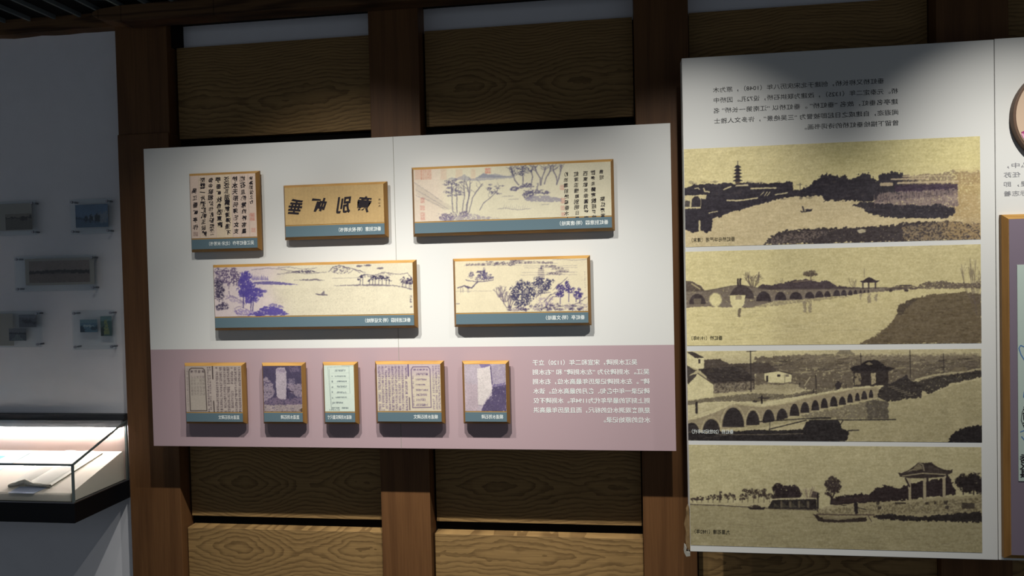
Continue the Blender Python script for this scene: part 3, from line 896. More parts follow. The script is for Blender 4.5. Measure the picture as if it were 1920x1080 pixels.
cv = Canvas([(615, 158), (1183, 152), (1192, 578), (617, 580)], 195, 140, (.82, .77, .68), 19, .05)
cv.poly([(610, 150), (1190, 150), (1190, 250), (612, 260)], (.74, .66, .72), .6, soft=50)
V = (.40, .33, .45)
for i in range(9):
    cv.line([(630 + i * 30, 165), (632 + i * 30, 575)], 2, V, .30)
cv.marks(622, 175, 895, 575, 9, 24, V, .8); cv.marks(932, 255, 950, 540, 1, 7, V, .7); cv.marks(1105, 165, 1188, 560, 3, 24, V, .7)
for i in range(7):
    w = 110 - (i % 3) * 12
    cv.marks(965, 235 + i * 46, 965 + w, 254 + i * 46, 9, 1, V, .85, .8, cut=.42)
    cv.line([(940, 262 + i * 46), (1090, 260 + i * 46)], 1.6, V, .3)
cv.marks(940, 192, 1075, 212, 5, 1, V, .95, .75, cut=.4)
cv.line([(924, 205), (940, 180), (1075, 178), (1092, 200), (1100, 542), (934, 546), (924, 205)], 6, (.36, .29, .42), .95)
cv.line([(897, 155), (899, 262)], 10, (.33, .26, .42), .95); cv.line([(905, 455), (908, 565)], 9, (.36, .30, .36), .9)
plaque('document_plaque', 'widest oak plaque on the mauve band, a page of dense small columns', GB,
       -.816, -.592, .992, 1.189, 1.024, '横道水则石碑文', .085, cv, 'old book page of small columns')

cv = Canvas([(1398, 155), (1770, 150), (1780, 573), (1402, 575)], 130, 146, (.72, .67, .70), 20, .14)
cv.poly([(1530, 150), (1640, 150), (1620, 190), (1560, 200)], (.45, .40, .58), .8, 8)
cv.poly([(1640, 165), (1772, 150), (1775, 320), (1650, 325)], (.62, .57, .64), .8, 4, mott=.35)
cv.poly([(1650, 330), (1775, 320), (1780, 420), (1660, 430)], (.42, .37, .52), .85, 10, mott=.3)
cv.poly([(1655, 360), (1780, 340), (1782, 575), (1540, 575), (1580, 500), (1640, 440)], (.32, .28, .40), .92, 10, mott=.2)
cv.poly([(1402, 330), (1520, 330), (1525, 575), (1402, 575)], (.74, .66, .68), .6, 20)
cv.poly([(1515, 195), (1635, 172), (1645, 395), (1600, 460), (1560, 520), (1520, 520), (1518, 300)], (.86, .82, .80), .95, 3)
cv.line([(1635, 168), (1648, 330)], 8, (.30, .25, .40), .9, 3)
cv.line([(1525, 520), (1560, 525)], 10, (.5, .45, .5), .5, 4)
plaque('photograph_plaque', 'small oak plaque of a pale stone slab, beside the white paragraph', GB,
       -.510, -.368, .993, 1.188, 1.025, '横道水则石碑', .074, cv, 'violet photograph of a pale slab')

# ================================================================== TALL DISPLAY BOARD WITH FOUR OLD PHOTOGRAPHS
yB = -0.18
T = thing('display_board', 'tall white display board with four stacked sepia photographs', 'display board', (.678, yB, .588))
MB().box(.222, 1.1335, yB, yB + .055, .588, 2.155).build('board_sheet', MT['white'], T, bevel=.0015)
MB().box(1.1355, 2.02, yB + .001, yB + .055, .588, 2.157).build('board_sheet', MT['white'], T, bevel=.0015)
for z in (.95, 1.95):
    MB().box(.27, 1.98, yB + .055, 0, z - .04, z + .04).build('mounting_batten', MT['batten'], T)
pt = MB()
for i, (t, xl, xr) in enumerate([('垂虹桥又称长桥，创建于北宋庆历八年（1048），原为木', .316, .822), ('桥。元泰定二年（1325），改建为联拱石桥，设72孔。因桥中', .318, .862),
                                 ('建亭名垂虹，故名 “垂虹桥” 。垂虹桥以 “江南第一长桥” 名', .318, .862), ('闻遐迩，自建成之日起即被誉为 “三吴绝景” ，许多文人雅士', .318, .862),
                                 ('曾留下描绘垂虹桥的诗词书画。', .590, .862)]):
    put_line(pt, t, xl, xr, 2.050 - .0322 * i, yB - .0006, height=.0165, bold=.0)
pt.build('paragraph_text', MT['ink'], T)['label'] = 'dark grey mirrored paragraph of five lines'
pt = MB()
for i, (t, xl, xr) in enumerate([('立志弘中，', 1.168, 1.285), ('十月）任苏', 1.158, 1.275), ('石塘堤，即', 1.158, 1.275), ('桥的标志着', 1.158, 1.270)]):
    put_line(pt, t, xl, xr, 1.7785 - .0278 * i, yB + .0004, height=.0155, bold=.0)
pt.build('paragraph_text', mat('grey print ink', (.52, .52, .54), .6, .2), T)['label'] = 'grey lettering under the round disc'
# torn lower left corner of the board
tb = MB()
tb.prism_y([(.2215, .590), (.214, .596), (.209, .612), (.212, .640), (.207, .664), (.213, .690), (.2135, .715), (.2195, .730), (.2215, .70)], yB + .006, yB + .040, 0)
tb.prism_y([(.2215, .572), (.209, .570), (.203, .582), (.205, .604), (.211, .600), (.2085, .586), (.2215, .584)], yB + .004, yB + .030, 1)
tb.build('torn_edge', [MT['torn'], MT['core']], T)['label'] = 'torn brown backing paper'

def photo(cv, x0, x1, z0, z1, cap, cx0, cx1, cz, label, ink='capink'):
    cv.tone = .11
    p = print_sheet('photo_print', cv, x0, x1, z0, z1, yB - .0008, T)
    p['label'] = label
    tx = MB()
    put_line(tx, cap, cx0, cx1, cz, yB - .0014, height=.0140, bold=.004)
    tx.build('caption_text', MT[ink], p)

SEP = (.885, .83, .62)
K = (.205, .185, .215)

# photograph: lake, pagoda, boat and reed banks
cv = Canvas([(40, 100), (1878, 18), (1882, 655), (52, 708)], 700, 248, SEP, 21, .06)
cv.poly([(40, 390), (1880, 370), (1882, 655), (52, 708)], (.835, .765, .60), 1, 8, 20, soft=20)
cv.poly([(900, 60), (1880, 15), (1880, 240), (900, 260)], (.83, .785, .55), .6, soft=120)
cv.poly([(42, 345), (100, 322), (150, 318), (200, 314), (250, 318), (300, 306), (350, 316), (445, 305), (500, 312), (660, 310), (685, 300), (718, 300), (722, 350), (770, 350), (800, 340), (860, 345), (930, 380), (900, 390), (720, 392), (640, 405), (560, 430), (470, 452), (390, 478), (330, 490), (270, 520), (218, 527), (216, 605), (180, 618), (150, 600), (100, 618), (45, 600)], K, .98, 7, 5)
cv.poly([(760, 355), (830, 325), (865, 285), (900, 262), (940, 252), (985, 268), (1040, 260), (1080, 290), (1120, 262), (1180, 246), (1220, 280), (1240, 300), (1260, 255), (1330, 240), (1400, 245), (1430, 275), (1500, 300), (1740, 330), (1740, 380), (1500, 400), (1240, 425), (1130, 420), (910, 416), (905, 388), (760, 380)], K, .97, 12, 5)
for i in range(90):
    x = random.uniform(60, 1330); y = random.uniform(300, 420)
    if x < 880 or y > 300:
        cv.blob(x, y, random.uniform(6, 22), random.uniform(3, 9), random.choice([(.30, .265, .27), (.16, .145, .18), (.36, .32, .30)]), .3, .7)
cv.poly([(1400, 260), (1500, 262), (1640, 250), (1710, 232), (1760, 245), (1878, 236), (1878, 300), (1720, 330), (1400, 320)], (.52, .45, .38), .8, 12, mott=.36)
cv.poly([(1720, 240), (1880, 232), (1882, 525), (1700, 528)], (.70, .60, .42), .8, 24, 8, mott=.3, soft=30)
for a, b, w in (((1330, 286), (1560, 280), 10), ((1270, 318), (1330, 316), 22), ((1370, 308), (1740, 298), 12), ((1550, 310), (1545, 360), 16), ((1400, 268), (1700, 262), 6)):
    cv.line([a, b], w, (.80, .72, .58), .9, 3)
cv.poly([(1350, 320), (1740, 312), (1740, 352), (1350, 366)], (.28, .22, .28), .9, 6, mott=.2)
cv.poly([(1215, 440), (1260, 370), (1740, 345), (1745, 450), (1500, 470)], (.55, .48, .46), .9, 10, mott=.3)
cv.poly([(1088, 450), (1140, 425), (1220, 430), (1330, 440), (1500, 445), (1640, 440), (1725, 470), (1722, 498), (1660, 525), (1400, 525), (1280, 516), (1190, 497), (1150, 466)], K, .95, 10, 5, mott=.12)
for i in range(130):
    x = random.uniform(1215, 1740); y = random.uniform(365, 450)
    cv.line([(x, y + 14), (x + random.uniform(-3, 3), y - 12)], 4, random.choice([(.66, .58, .52), (.30, .25, .28)]), .55)
cv.poly([(530, 692), (560, 662), (620, 618), (700, 602), (900, 588), (1100, 584), (1300, 572), (1400, 555), (1640, 545), (1882, 560), (1882, 656)], (.24, .21, .22), .95, 14, 5, mott=.12)
cv.poly([(540, 690), (600, 640), (800, 605), (960, 610), (760, 688)], (.52, .46, .42), .75, 14, 5, mott=.5)
cv.poly([(1400, 575), (1640, 550), (1882, 560), (1882, 655), (1400, 665)], (.62, .54, .42), .85, 14, 5, mott=.46)
cv.poly([(1640, 540), (1882, 530), (1882, 655), (1660, 660)], (.66, .56, .40), .7, 24, 6, mott=.36, soft=20)
cv.blob(1140, 605, 26, 14, (.85, .8, .66), .8, .5)
for q, w in (([(460, 344), (615, 340)], 9), ([(310, 418), (390, 418), (500, 402)], 9), ([(610, 381), (685, 370)], 7), ([(165, 345), (175, 362), (200, 365)], 8), ([(290, 350), (335, 332)], 9), ([(110, 345), (130, 340), (140, 348)], 6), ([(520, 385), (540, 365)], 5), ([(545, 388), (560, 365)], 5), ([(560, 390), (578, 365)], 5), ([(200, 495), (250, 485)], 6), ([(140, 545), (140, 620)], 12)):
    cv.line(q, w, (.86, .80, .62), .95, 3)
cv.poly([(48, 388), (185, 382), (178, 412), (150, 404), (147, 466), (48, 470)], (.87, .81, .62), .97, 3)
cv.poly([(88, 460), (92, 410), (110, 392), (130, 392), (146, 412), (146, 458)], K, .95); cv.poly([(50, 420), (80, 418), (80, 455), (50, 458)], K, .8, 4)
cv.poly([(362, 330), (368, 322), (440, 316), (445, 328)], (.84, .78, .62), .9)
cv.line([(377, 175), (377, 205)], 4, K)
for i, y in enumerate((210, 230, 250, 272, 294)):
    w = 17 + i * 1.6
    cv.poly([(377 - w * .55, y), (377 + w * .55, y), (377 + w * .6, y + 20), (377 - w * .6, y + 20)], (.36, .30, .26), .95)
    cv.poly([(377 - w * 1.35, y + 4), (377 - w * .4, y - 10), (377 + w * .4, y - 10), (377 + w * 1.35, y + 2), (377 + w * .6, y + 6), (377 - w * .6, y + 7)], K, .98)
cv.line([(765, 310), (765, 352)], 4, K, .7)
cv.poly([(760, 480), (790, 486), (842, 468), (834, 484), (775, 492)], K, .98); cv.line([(780, 456), (788, 480)], 9, K); cv.blob(812, 474, 20, 6, K)
photo(cv, .2235, 1.092, 1.561, 1.8695, '垂虹桥与华严塔（清末）', .243, .375, 1.5825, 'sepia photograph of a lake with a pagoda and a small boat')

# photograph: long arched bridge and grassy bank
cv = Canvas([(50, 70), (1882, 30), (1885, 643), (58, 652)], 700, 240, (.90, .845, .63), 22, .05)
cv.poly([(600, 40), (1885, 30), (1885, 320), (600, 330)], (.77, .72, .54), .65, soft=160)
cv.poly([(600, 370), (1885, 320), (1885, 643), (600, 650)], (.77, .715, .54), .65, soft=160)
GR = (.42, .37, .33)
for i in range(46):
    y = random.uniform(420, 640); x = random.uniform(300, 1250)
    cv.line([(x, y), (x + random.uniform(40, 200), y - 2)], 3, (.68, .63, .49), .35, 4)
cv.poly([(500, 292), (530, 272), (580, 280), (680, 262), (730, 248), (800, 242), (870, 262), (930, 250), (980, 280), (1060, 292), (1135, 296), (1135, 312), (500, 308)], (.30, .255, .27), .96, 6)
cv.line([(720, 260), (850, 246)], 6, (.55, .48, .40), .8, 3)
cv.poly([(50, 316), (180, 312), (260, 298), (330, 284), (400, 278), (460, 290), (560, 305), (980, 303), (1300, 297), (1500, 296), (1500, 304), (1300, 318), (1100, 338), (980, 348), (780, 368), (600, 380), (480, 410), (440, 418), (300, 415), (180, 408), (50, 415)], (.50, .45, .40), .96, 4, mott=.16)
cv.line([(50, 316), (180, 312), (260, 298), (330, 284), (400, 278), (460, 290), (560, 305), (980, 303), (1300, 297)], 6, (.36, .32, .30), .8)
def arch(x, yb, w, h, col, a=.95):
    p = [(x - w, yb)] + [(x + w * math.cos(math.pi * (1 - t / 10)), yb - h * math.sin(math.pi * t / 10)) for t in range(11)] + [(x + w, yb)]
    cv.poly(p, col, a)
arch(125, 395, 52, 65, (.28, .24, .24)); cv.poly([(100, 360), (150, 360), (145, 395), (105, 395)], (.55, .50, .42), .7)
cv.blob(236, 366, 40, 45, (.93, .88, .66), 1, .1); arch(400, 360, 76, 80, (.30, .26, .26), .9)
cv.poly([(324, 340), (422, 340), (416, 395), (385, 432), (355, 432), (332, 395)], (.92, .87, .66), 1, 3); cv.poly([(360, 342), (400, 342), (398, 366), (362, 366)], (.62, .56, .46), .8, 3)
for x, yb, w, h in ((535, 378, 46, 62), (640, 372, 36, 52), (735, 366, 40, 45), (820, 360, 30, 40), (880, 356, 26, 40), (930, 352, 20, 36), (988, 349, 22, 40), (1032, 347, 18, 38), (1072, 343, 14, 32), (1104, 338, 12, 28), (1136, 330, 8, 20), (1160, 328, 7, 18), (1184, 325, 6, 16)):
    arch(x, yb, w, h, (.24, .205, .22), .92)
cv.poly([(440, 418), (600, 384), (980, 350), (1150, 338), (980, 362), (700, 395), (560, 412)], (.55, .50, .42), .6, 6, mott=.35)
cv.poly([(380, 420), (395, 425), (390, 475), (375, 470)], (.42, .37, .32), .8, 5)
for x0, x1, y1 in ((780, 800, 450), (812, 832, 450), (1178, 1198, 390), (1222, 1240, 382), (1130, 1142, 370)):
    cv.poly([(x0, 380 if x0 < 1000 else 335), (x1, 380 if x0 < 1000 else 335), (x1, y1), (x0, y1)], (.48, .43, .38), .6, 6, mott=.3)
for x in (376, 390):
    cv.line([(x, 246), (x, 280)], 11, (.25, .21, .22), .97, 2); cv.blob(x, 240, 6, 7, (.25, .21, .22))
cv.bare(470, 292, 110, 95, GR, .8, 12, 4); cv.blob(490, 235, 34, 24, GR, .5, .7, .5, 2.5)
for x, y, rx, ry in ((800, 208, 24, 14), (830, 200, 30, 13), (850, 212, 18, 10), (820, 216, 40, 9)):
    cv.blob(x, y, rx, ry, (.36, .31, .27), .9, .5, .3, 2)
cv.line([(828, 215), (828, 248)], 5, GR)
cv.poly([(50, 250), (90, 252), (150, 285), (170, 312), (52, 312)], (.34, .29, .27), .9, 5, mott=.15); cv.line([(90, 268), (140, 300)], 9, (.82, .76, .58), .8)
cv.bare(640, 290, 90, 55, GR, .45, 6, 2); cv.bare(1100, 298, 80, 60, GR, .6, 8, 2)
cv.poly([(1130, 256), (1150, 254), (1175, 238), (1190, 232), (1205, 238), (1230, 252), (1253, 254), (1240, 264), (1145, 266)], (.24, .20, .21), .98, 1)
for x in (1150, 1186, 1228):
    cv.line([(x, 264), (x, 300)], 9, (.28, .24, .25), .95)
cv.poly([(1155, 266), (1180, 266), (1180, 296), (1155, 296)], (.88, .83, .66), .8); cv.line([(1159, 180), (1159, 232)], 3, GR, .8)
cv.poly([(1280, 300), (1380, 282), (1450, 280), (1480, 292), (1520, 270), (1560, 262), (1600, 268), (1640, 252), (1700, 270), (1860, 268), (1880, 260), (1880, 302), (1500, 306), (1280, 312)], (.38, .33, .30), .85, 8, mott=.28)
cv.line([(1380, 284), (1450, 283)], 7, (.30, .26, .25), .9)
for x in (1322, 1418):
    cv.blob(x, 314, 12, 8, (.28, .24, .24), .95, .3)
BK = (.44, .385, .30)
cv.poly([(1130, 645), (1180, 618), (1230, 592), (1290, 548), (1340, 500), (1362, 450), (1378, 405), (1430, 375), (1480, 360), (1600, 340), (1780, 326), (1885, 345), (1887, 643)], BK, .97, 9, 5)
cv.poly([(1360, 465), (1375, 405), (1440, 372), (1500, 360), (1420, 420), (1390, 465)], (.32, .28, .24), .8, 10, mott=.3)
for i in range(420):
    x = random.uniform(1200, 1885); y = random.uniform(350, 640)
    if y > 350 + (1480 - x) * .9:
        cv.line([(x, y), (x + random.uniform(5, 40), y + random.uniform(-8, 8))], 4, random.choice([(.33, .285, .23), (.54, .48, .37), (.36, .31, .25)]), .5, 4)
cv.bare(1850, 400, 190, 290, GR, .75, 14, 3); cv.bare(1870, 470, 120, 200, GR, .6, 8, 3)
photo(cv, .2225, 1.0915, 1.248, 1.546, '垂虹桥（1919年）', .237, .332, 1.272, 'sepia photograph of a long arched bridge and a grassy bank')

# photograph: bridge seen from above, houses and moored boat
cv = Canvas([(58, 57), (1885, 50), (1888, 632), (68, 612)], 700, 230, (.78, .73, .57), 23, .08)
cv.poly([(58, 50), (1000, 50), (700, 90), (58, 110)], (.88, .83, .64), .8, soft=40)
W_ = (.885, .84, .655); R_ = (.25, .22, .21)
cv.poly([(480, 100), (760, 85), (1000, 90), (1885, 95), (1885, 200), (1500, 240), (1100, 290), (480, 300)], (.42, .375, .32), .92, 14, mott=.22, ms=4)
cv.poly([(700, 80), (1000, 85), (1880, 80), (1880, 130), (700, 120)], (.56, .51, .42), .7, 10, mott=.3)
cv.poly([(985, 82), (1005, 60), (1010, 48), (1075, 48), (1080, 66), (1105, 76), (1100, 84)], (.50, .46, .38), .85, 3); cv.line([(900, 85), (970, 84)], 9, (.45, .41, .34), .8, 2)
for i in range(150):
    x = random.uniform(560, 1870); y = random.uniform(95, 205)
    cv.line([(x, y), (x + random.uniform(10, 60), y + random.uniform(-8, 4))], random.uniform(3, 9), random.choice([(.62, .57, .46), (.26, .23, .21), (.33, .29, .26), (.74, .69, .54)]), .55, 4)
# near houses
cv.poly([(168, 112), (270, 108), (320, 138), (430, 135), (560, 130), (625, 180), (540, 195), (480, 200), (480, 300), (225, 320), (160, 170)], (.34, .30, .27), .97, 5, mott=.1)
cv.poly([(130, 170), (400, 150), (480, 240), (225, 255)], R_, .95, 4, mott=.12)
for i in range(60):
    x = random.uniform(170, 470); y = random.uniform(150, 245)
    cv.line([(x, y), (x + 22, y + 5)], 3, (.42, .38, .33), .6)
cv.poly([(222, 262), (470, 248), (475, 310), (222, 322)], (.60, .55, .46), .9, 4, mott=.42)
cv.poly([(58, 80), (140, 95), (168, 104), (165, 165), (120, 168), (58, 150)], W_, 1, 2); cv.poly([(60, 60), (95, 62), (170, 100), (110, 100)], R_, .95, 3); cv.poly([(132, 108), (144, 108), (144, 134), (132, 134)], R_)
cv.poly([(58, 145), (120, 180), (60, 215)], R_, .9, 4)
cv.poly([(64, 262), (130, 195), (225, 262), (225, 345), (64, 362)], W_, 1, 2); cv.poly([(62, 210), (128, 200), (66, 268)], R_, .9, 4)
cv.line([(128, 196), (226, 264)], 6, (.30, .26, .24), .9)
cv.poly([(540, 195), (630, 184), (710, 205), (710, 250), (660, 258), (560, 255), (542, 240)], W_, 1, 2); cv.line([(540, 195), (630, 182), (710, 204)], 6, R_, .9)
cv.poly([(620, 206), (642, 205), (642, 218), (620, 219)], R_); cv.poly([(672, 205), (692, 205), (692, 220), (672, 220)], (.4, .36, .32), .8); cv.poly([(552, 212), (566, 212), (566, 250), (552, 250)], R_); cv.line([(668, 205), (668, 255)], 3, R_, .7)
for x, y0, y1 in ((455, 52, 310), (1138, 75, 160), (1443, 60, 230), (1650, 80, 200), (860, 210, 330)):
    cv.line([(x, y0), (x + 4, y1)], 7 if x < 900 else 5, (.24, .21, .20), .9)
cv.line([(432, 62), (490, 58)], 5, (.24, .21, .20), .9)
# road and deck of the bridge
cv.poly([(480, 270), (700, 262), (800, 290), (720, 320), (560, 330), (480, 325)], (.72, .67, .53), .85, 10, mott=.15)
cv.poly([(64, 370), (230, 345), (470, 320), (700, 330), (860, 295), (1020, 280), (1000, 300), (720, 345), (500, 375), (300, 372), (66, 400)], (.45, .41, .34), .9, 6, mott=.25)
DE = (.845, .80, .63)
cv.poly([(64, 420), (130, 380), (300, 372), (420, 385), (520, 400), (640, 388), (800, 345), (960, 315), (1100, 290), (1250, 285), (1180, 278), (1000, 300), (840, 330), (720, 345), (500, 385), (470, 378), (330, 372), (200, 372), (100, 390)], DE, .95, 4)
cv.poly([(64, 395), (180, 374), (340, 375), (370, 385), (260, 430), (120, 480), (64, 490)], DE, .97, 3)
for i in range(7):
    cv.line([(75, 400 + i * 12), (350 - i * 30, 380 + i * 9)], 3, (.68, .63, .50), .6)
cv.poly([(720, 338), (860, 308), (860, 316), (724, 346)], (.35, .31, .28), .8)
# arcade wall and arches
cv.poly([(64, 490), (150, 470), (270, 425), (340, 388), (420, 396), (520, 408), (660, 392), (800, 352), (960, 322), (1100, 298), (1250, 288), (1250, 350), (1100, 380), (920, 415), (760, 455), (600, 490), (420, 530), (270, 545), (64, 560)], (.64, .585, .47), .97, 3, mott=.08)
for x, yb, w, h in ((90, 560, 46, 58), (212, 560, 54, 80), (348, 530, 68, 122), (470, 520, 42, 92), (568, 505, 38, 84), (652, 488, 36, 72), (728, 462, 30, 76), (793, 444, 28, 68), (857, 428, 24, 64), (913, 414, 22, 62), (971, 405, 24, 64), (1025, 395, 22, 52), (1072, 380, 18, 54), (1118, 372, 15, 52), (1160, 362, 18, 54), (1202, 352, 14, 50)):
    arch(x, yb, w, h, (.215, .19, .19), .97)
for x, yb, w, h in ((348, 530, 78, 136), (212, 560, 62, 92), (470, 520, 50, 102)):
    p = [(x + w * math.cos(math.pi * (1 - t / 12)), yb - h * math.sin(math.pi * t / 12)) for t in range(13)]
    cv.line(p, 6, (.78, .73, .58), .8)
# water
cv.poly([(420, 535), (600, 495), (760, 460), (920, 420), (1100, 385), (1250, 355), (1330, 375), (1520, 350), (1700, 280), (1887, 240), (1889, 632), (1060, 622), (1060, 560), (700, 500), (480, 545)], (.70, .655, .505), .93, 4)
cv.poly([(760, 462), (1100, 388), (1250, 360), (1310, 380), (1310, 490), (1000, 480), (800, 475)], (.47, .43, .36), .8, 10, mott=.3)
cv.poly([(1170, 370), (1310, 370), (1310, 480), (1175, 480)], (.34, .31, .28), .7, 8, mott=.2)
# gate pavilion and jetty
cv.poly([(1065, 165), (1130, 150), (1180, 120), (1240, 120), (1300, 160), (1350, 170), (1310, 188), (1090, 190)], (.19, .165, .165), .98, 4)
cv.poly([(1165, 140), (1190, 128), (1215, 145), (1190, 150)], (.6, .55, .44), .8)
cv.poly([(1095, 188), (1310, 185), (1310, 275), (1095, 280)], (.24, .21, .20), .96, 3)
cv.poly([(1102, 200), (1140, 198), (1140, 270), (1102, 272)], (.66, .6, .47), .8, 4, mott=.35); cv.poly([(1202, 200), (1232, 198), (1232, 265), (1202, 270)], (.78, .72, .56), .85, 4, mott=.3)
cv.poly([(1290, 275), (1400, 225), (1420, 205), (1440, 240), (1515, 280), (1515, 350), (1420, 360), (1310, 375), (1240, 350), (1250, 300)], (.22, .195, .19), .93, 8, mott=.15)
for i in range(7):
    cv.line([(1310 + i * 20, 285 + i * 9), (1345 + i * 20, 282 + i * 9)], 4, (.62, .57, .46), .7)
cv.line([(1480, 240), (1600, 212), (1760, 195), (1887, 175)], 12, (.75, .70, .55), .9, 4)
cv.poly([(1440, 260), (1600, 225), (1780, 200), (1887, 185), (1887, 225), (1700, 265), (1560, 330), (1500, 300)], (.23, .205, .195), .9, 8, mott=.2)
cv.poly([(1700, 190), (1720, 165), (1790, 160), (1800, 190)], (.52, .47, .38), .8, 5)
for x, y, h in ((120, 440, 70), (525, 382, 50), (1048, 290, 22), (845, 320, 28), (760, 280, 26)):
    cv.line([(x, y), (x, y - h * .75)], h * .22, (.20, .175, .17), .95, 2); cv.blob(x, y - h * .88, h * .1, h * .12, (.20, .175, .17), 1, .2)
cv.line([(505, 350), (570, 352)], 9, (.22, .19, .19), .9, 3); cv.blob(998, 270, 18, 26, (.22, .19, .19), .95, .5); cv.blob(480, 370, 14, 8, R_, .9, .4)
cv.line([(790, 275), (825, 222)], 7, (.72, .67, .54), .9)
# moored boat
cv.poly([(66, 560), (200, 562), (380, 555), (480, 548), (600, 552), (780, 545), (800, 500), (840, 490), (1000, 492), (1025, 545), (1068, 562), (1055, 610), (1040, 622), (600, 622), (68, 612)], (.185, .165, .165), .98, 5)
for a, b, w in (((500, 498), (830, 478), 7), ((830, 478), (950, 476), 10), ((820, 490), (1355, 487), 7), ((570, 545), (800, 490), 7), ((575, 465), (575, 610), 4), ((1060, 555), (1125, 552), 7), ((1010, 520), (1030, 490), 5)):
    cv.line([a, b], w, (.20, .18, .175), .95, 2)
cv.line([(240, 575), (500, 578), (780, 572)], 5, (.55, .50, .42), .75, 3); cv.line([(160, 600), (330, 575)], 3, (.5, .46, .4), .5)
cv.poly([(1675, 632), (1695, 585), (1730, 560), (1800, 535), (1888, 520), (1890, 633)], (.17, .15, .15), .98, 8)
photo(cv, .2215, 1.0905, .9465, 1.2305, '垂虹桥（20世纪50年代）', .233, .361, .9745, 'sepia photograph of the bridge seen from above with houses and a boat', 'whiteink')

# photograph: river bank with pavilion and sampan
cv = Canvas([(72, 42), (1886, 54), (1886, 715), (78, 668)], 700, 258, (.77, .725, .56), 24, .06)
cv.poly([(72, 42), (700, 42), (300, 420), (74, 420)], (.83, .785, .60), .6, soft=160)
cv.poly([(74, 415), (430, 430), (640, 445), (860, 450), (1886, 520), (1886, 715), (78, 668)], (.66, .615, .47), .9, 4)
for i in range(210):
    x = random.uniform(80, 1850); y = random.uniform(450, 690)
    cv.line([(x, y), (x + random.uniform(15, 90), y + random.uniform(-3, 4))], random.uniform(2, 5), random.choice([(.54, .49, .37), (.73, .68, .52), (.50, .455, .345)]), .4, 4)
cv.line([(80, 665), (900, 690), (1500, 712)], 12, (.76, .70, .53), .4, 6)
T_ = (.205, .165, .165)
cv.line([(76, 413), (250, 420), (440, 430), (600, 440), (860, 448)], 7, (.33, .29, .25), .9, 2)
cv.poly([(76, 395), (430, 400), (600, 385), (600, 435), (430, 425), (76, 410)], (.74, .69, .54), .6, 6, mott=.3)
for x, w, h in ((95, 34, 40), (120, 40, 45), (150, 30, 42), (190, 36, 45), (220, 44, 50), (258, 40, 48), (265, 20, 70), (312, 44, 60), (345, 36, 50), (400, 40, 58), (435, 60, 85), (470, 70, 85), (500, 60, 80), (535, 40, 85), (570, 30, 60)):
    cv.tree(x, 402, w, h, (.27, .225, .20), .92, 8, .36, 3)
for x, w, h in ((620, 70, 95), (665, 80, 85), (710, 80, 85), (740, 50, 70)):
    cv.tree(x, 380, w, h, T_, .96, 12, .22, 4, .8)
cv.poly([(590, 345), (620, 325), (760, 325), (760, 375), (590, 380)], T_, .9, 10)
cv.bare(810, 380, 90, 80, (.45, .38, .35), .5, 12, 3); cv.blob(850, 355, 22, 26, (.30, .25, .24), .9, .5, .2)
# low bridge on piers
cv.poly([(585, 386), (850, 380), (860, 384), (862, 445), (590, 440), (560, 436)], (.19, .165, .16), .96, 3)
for x in (635, 690, 745, 800):
    cv.poly([(x, 392), (x + 14, 392), (x + 14, 436), (x, 432)], (.45, .405, .33), .9); cv.poly([(x - 40, 400), (x - 4, 430), (x - 40, 432)], (.34, .31, .25), .7)
cv.line([(565, 386), (640, 378), (750, 375), (858, 376)], 8, (.80, .75, .60), .9)
cv.line([(868, 345), (868, 455)], 11, (.17, .15, .15), .95)
# big tree, hedge, stone bank
cv.line([(948, 410), (955, 370), (930, 340)], 12, T_, .97, 3); cv.line([(955, 380), (972, 340)], 8, T_, .95)
for x, y, rx, ry in ((955, 260, 32, 26), (980, 285, 30, 30), (935, 285, 30, 26), (955, 310, 40, 30), (975, 320, 26, 22), (930, 345, 20, 14), (985, 310, 22, 26)):
    cv.blob(x, y, rx, ry, (.26, .215, .20), .95, .5, .28, 2.5)
cv.poly([(945, 412), (960, 372), (1000, 362), (1060, 352), (1130, 346), (1190, 352), (1200, 340), (1230, 315), (1290, 292), (1330, 298), (1370, 320), (1400, 295), (1440, 285), (1560, 262), (1690, 240), (1720, 330), (1720, 350), (1300, 400), (960, 418)], T_, .97, 10)
cv.poly([(960, 380), (1180, 355), (1190, 385), (970, 410)], (.30, .24, .22), .6, 8, mott=.4)
for x, y, rx, ry in ((1760, 270, 40, 45), (1830, 250, 44, 36), (1870, 290, 34, 60), (1800, 300, 50, 40)):
    cv.blob(x, y, rx, ry, (.185, .155, .15), .97, .4, .12)
for x in (1770, 1835):
    cv.line([(x, 300), (x, 350)], 8, T_, .9)
cv.poly([(870, 440), (950, 418), (1100, 405), (1400, 388), (1600, 372), (1886, 352), (1886, 480), (1600, 492), (1220, 490), (870, 470)], (.665, .615, .475), .97, 6)
cv.poly([(870, 445), (1886, 365), (1886, 470), (870, 470)], (.46, .415, .32), .75, 8, mott=.5, ms=3)
for x, y, w, h in ((1240, 408, 20, 18), (1250, 436, 22, 18), (1380, 405, 70, 12), (1545, 405, 20, 16), (1660, 402, 24, 20), (1670, 430, 24, 18), (1800, 420, 80, 34), (1595, 402, 14, 12), (1030, 420, 30, 8)):
    cv.poly([(x - w / 2, y - h / 2), (x + w / 2, y - h / 2), (x + w / 2, y + h / 2), (x - w / 2, y + h / 2)], (.27, .235, .20), .9, 4)
cv.poly([(1225, 480), (1300, 472), (1500, 490), (1886, 455), (1886, 525), (1400, 512), (1240, 505)], (.185, .16, .15), .95, 8)
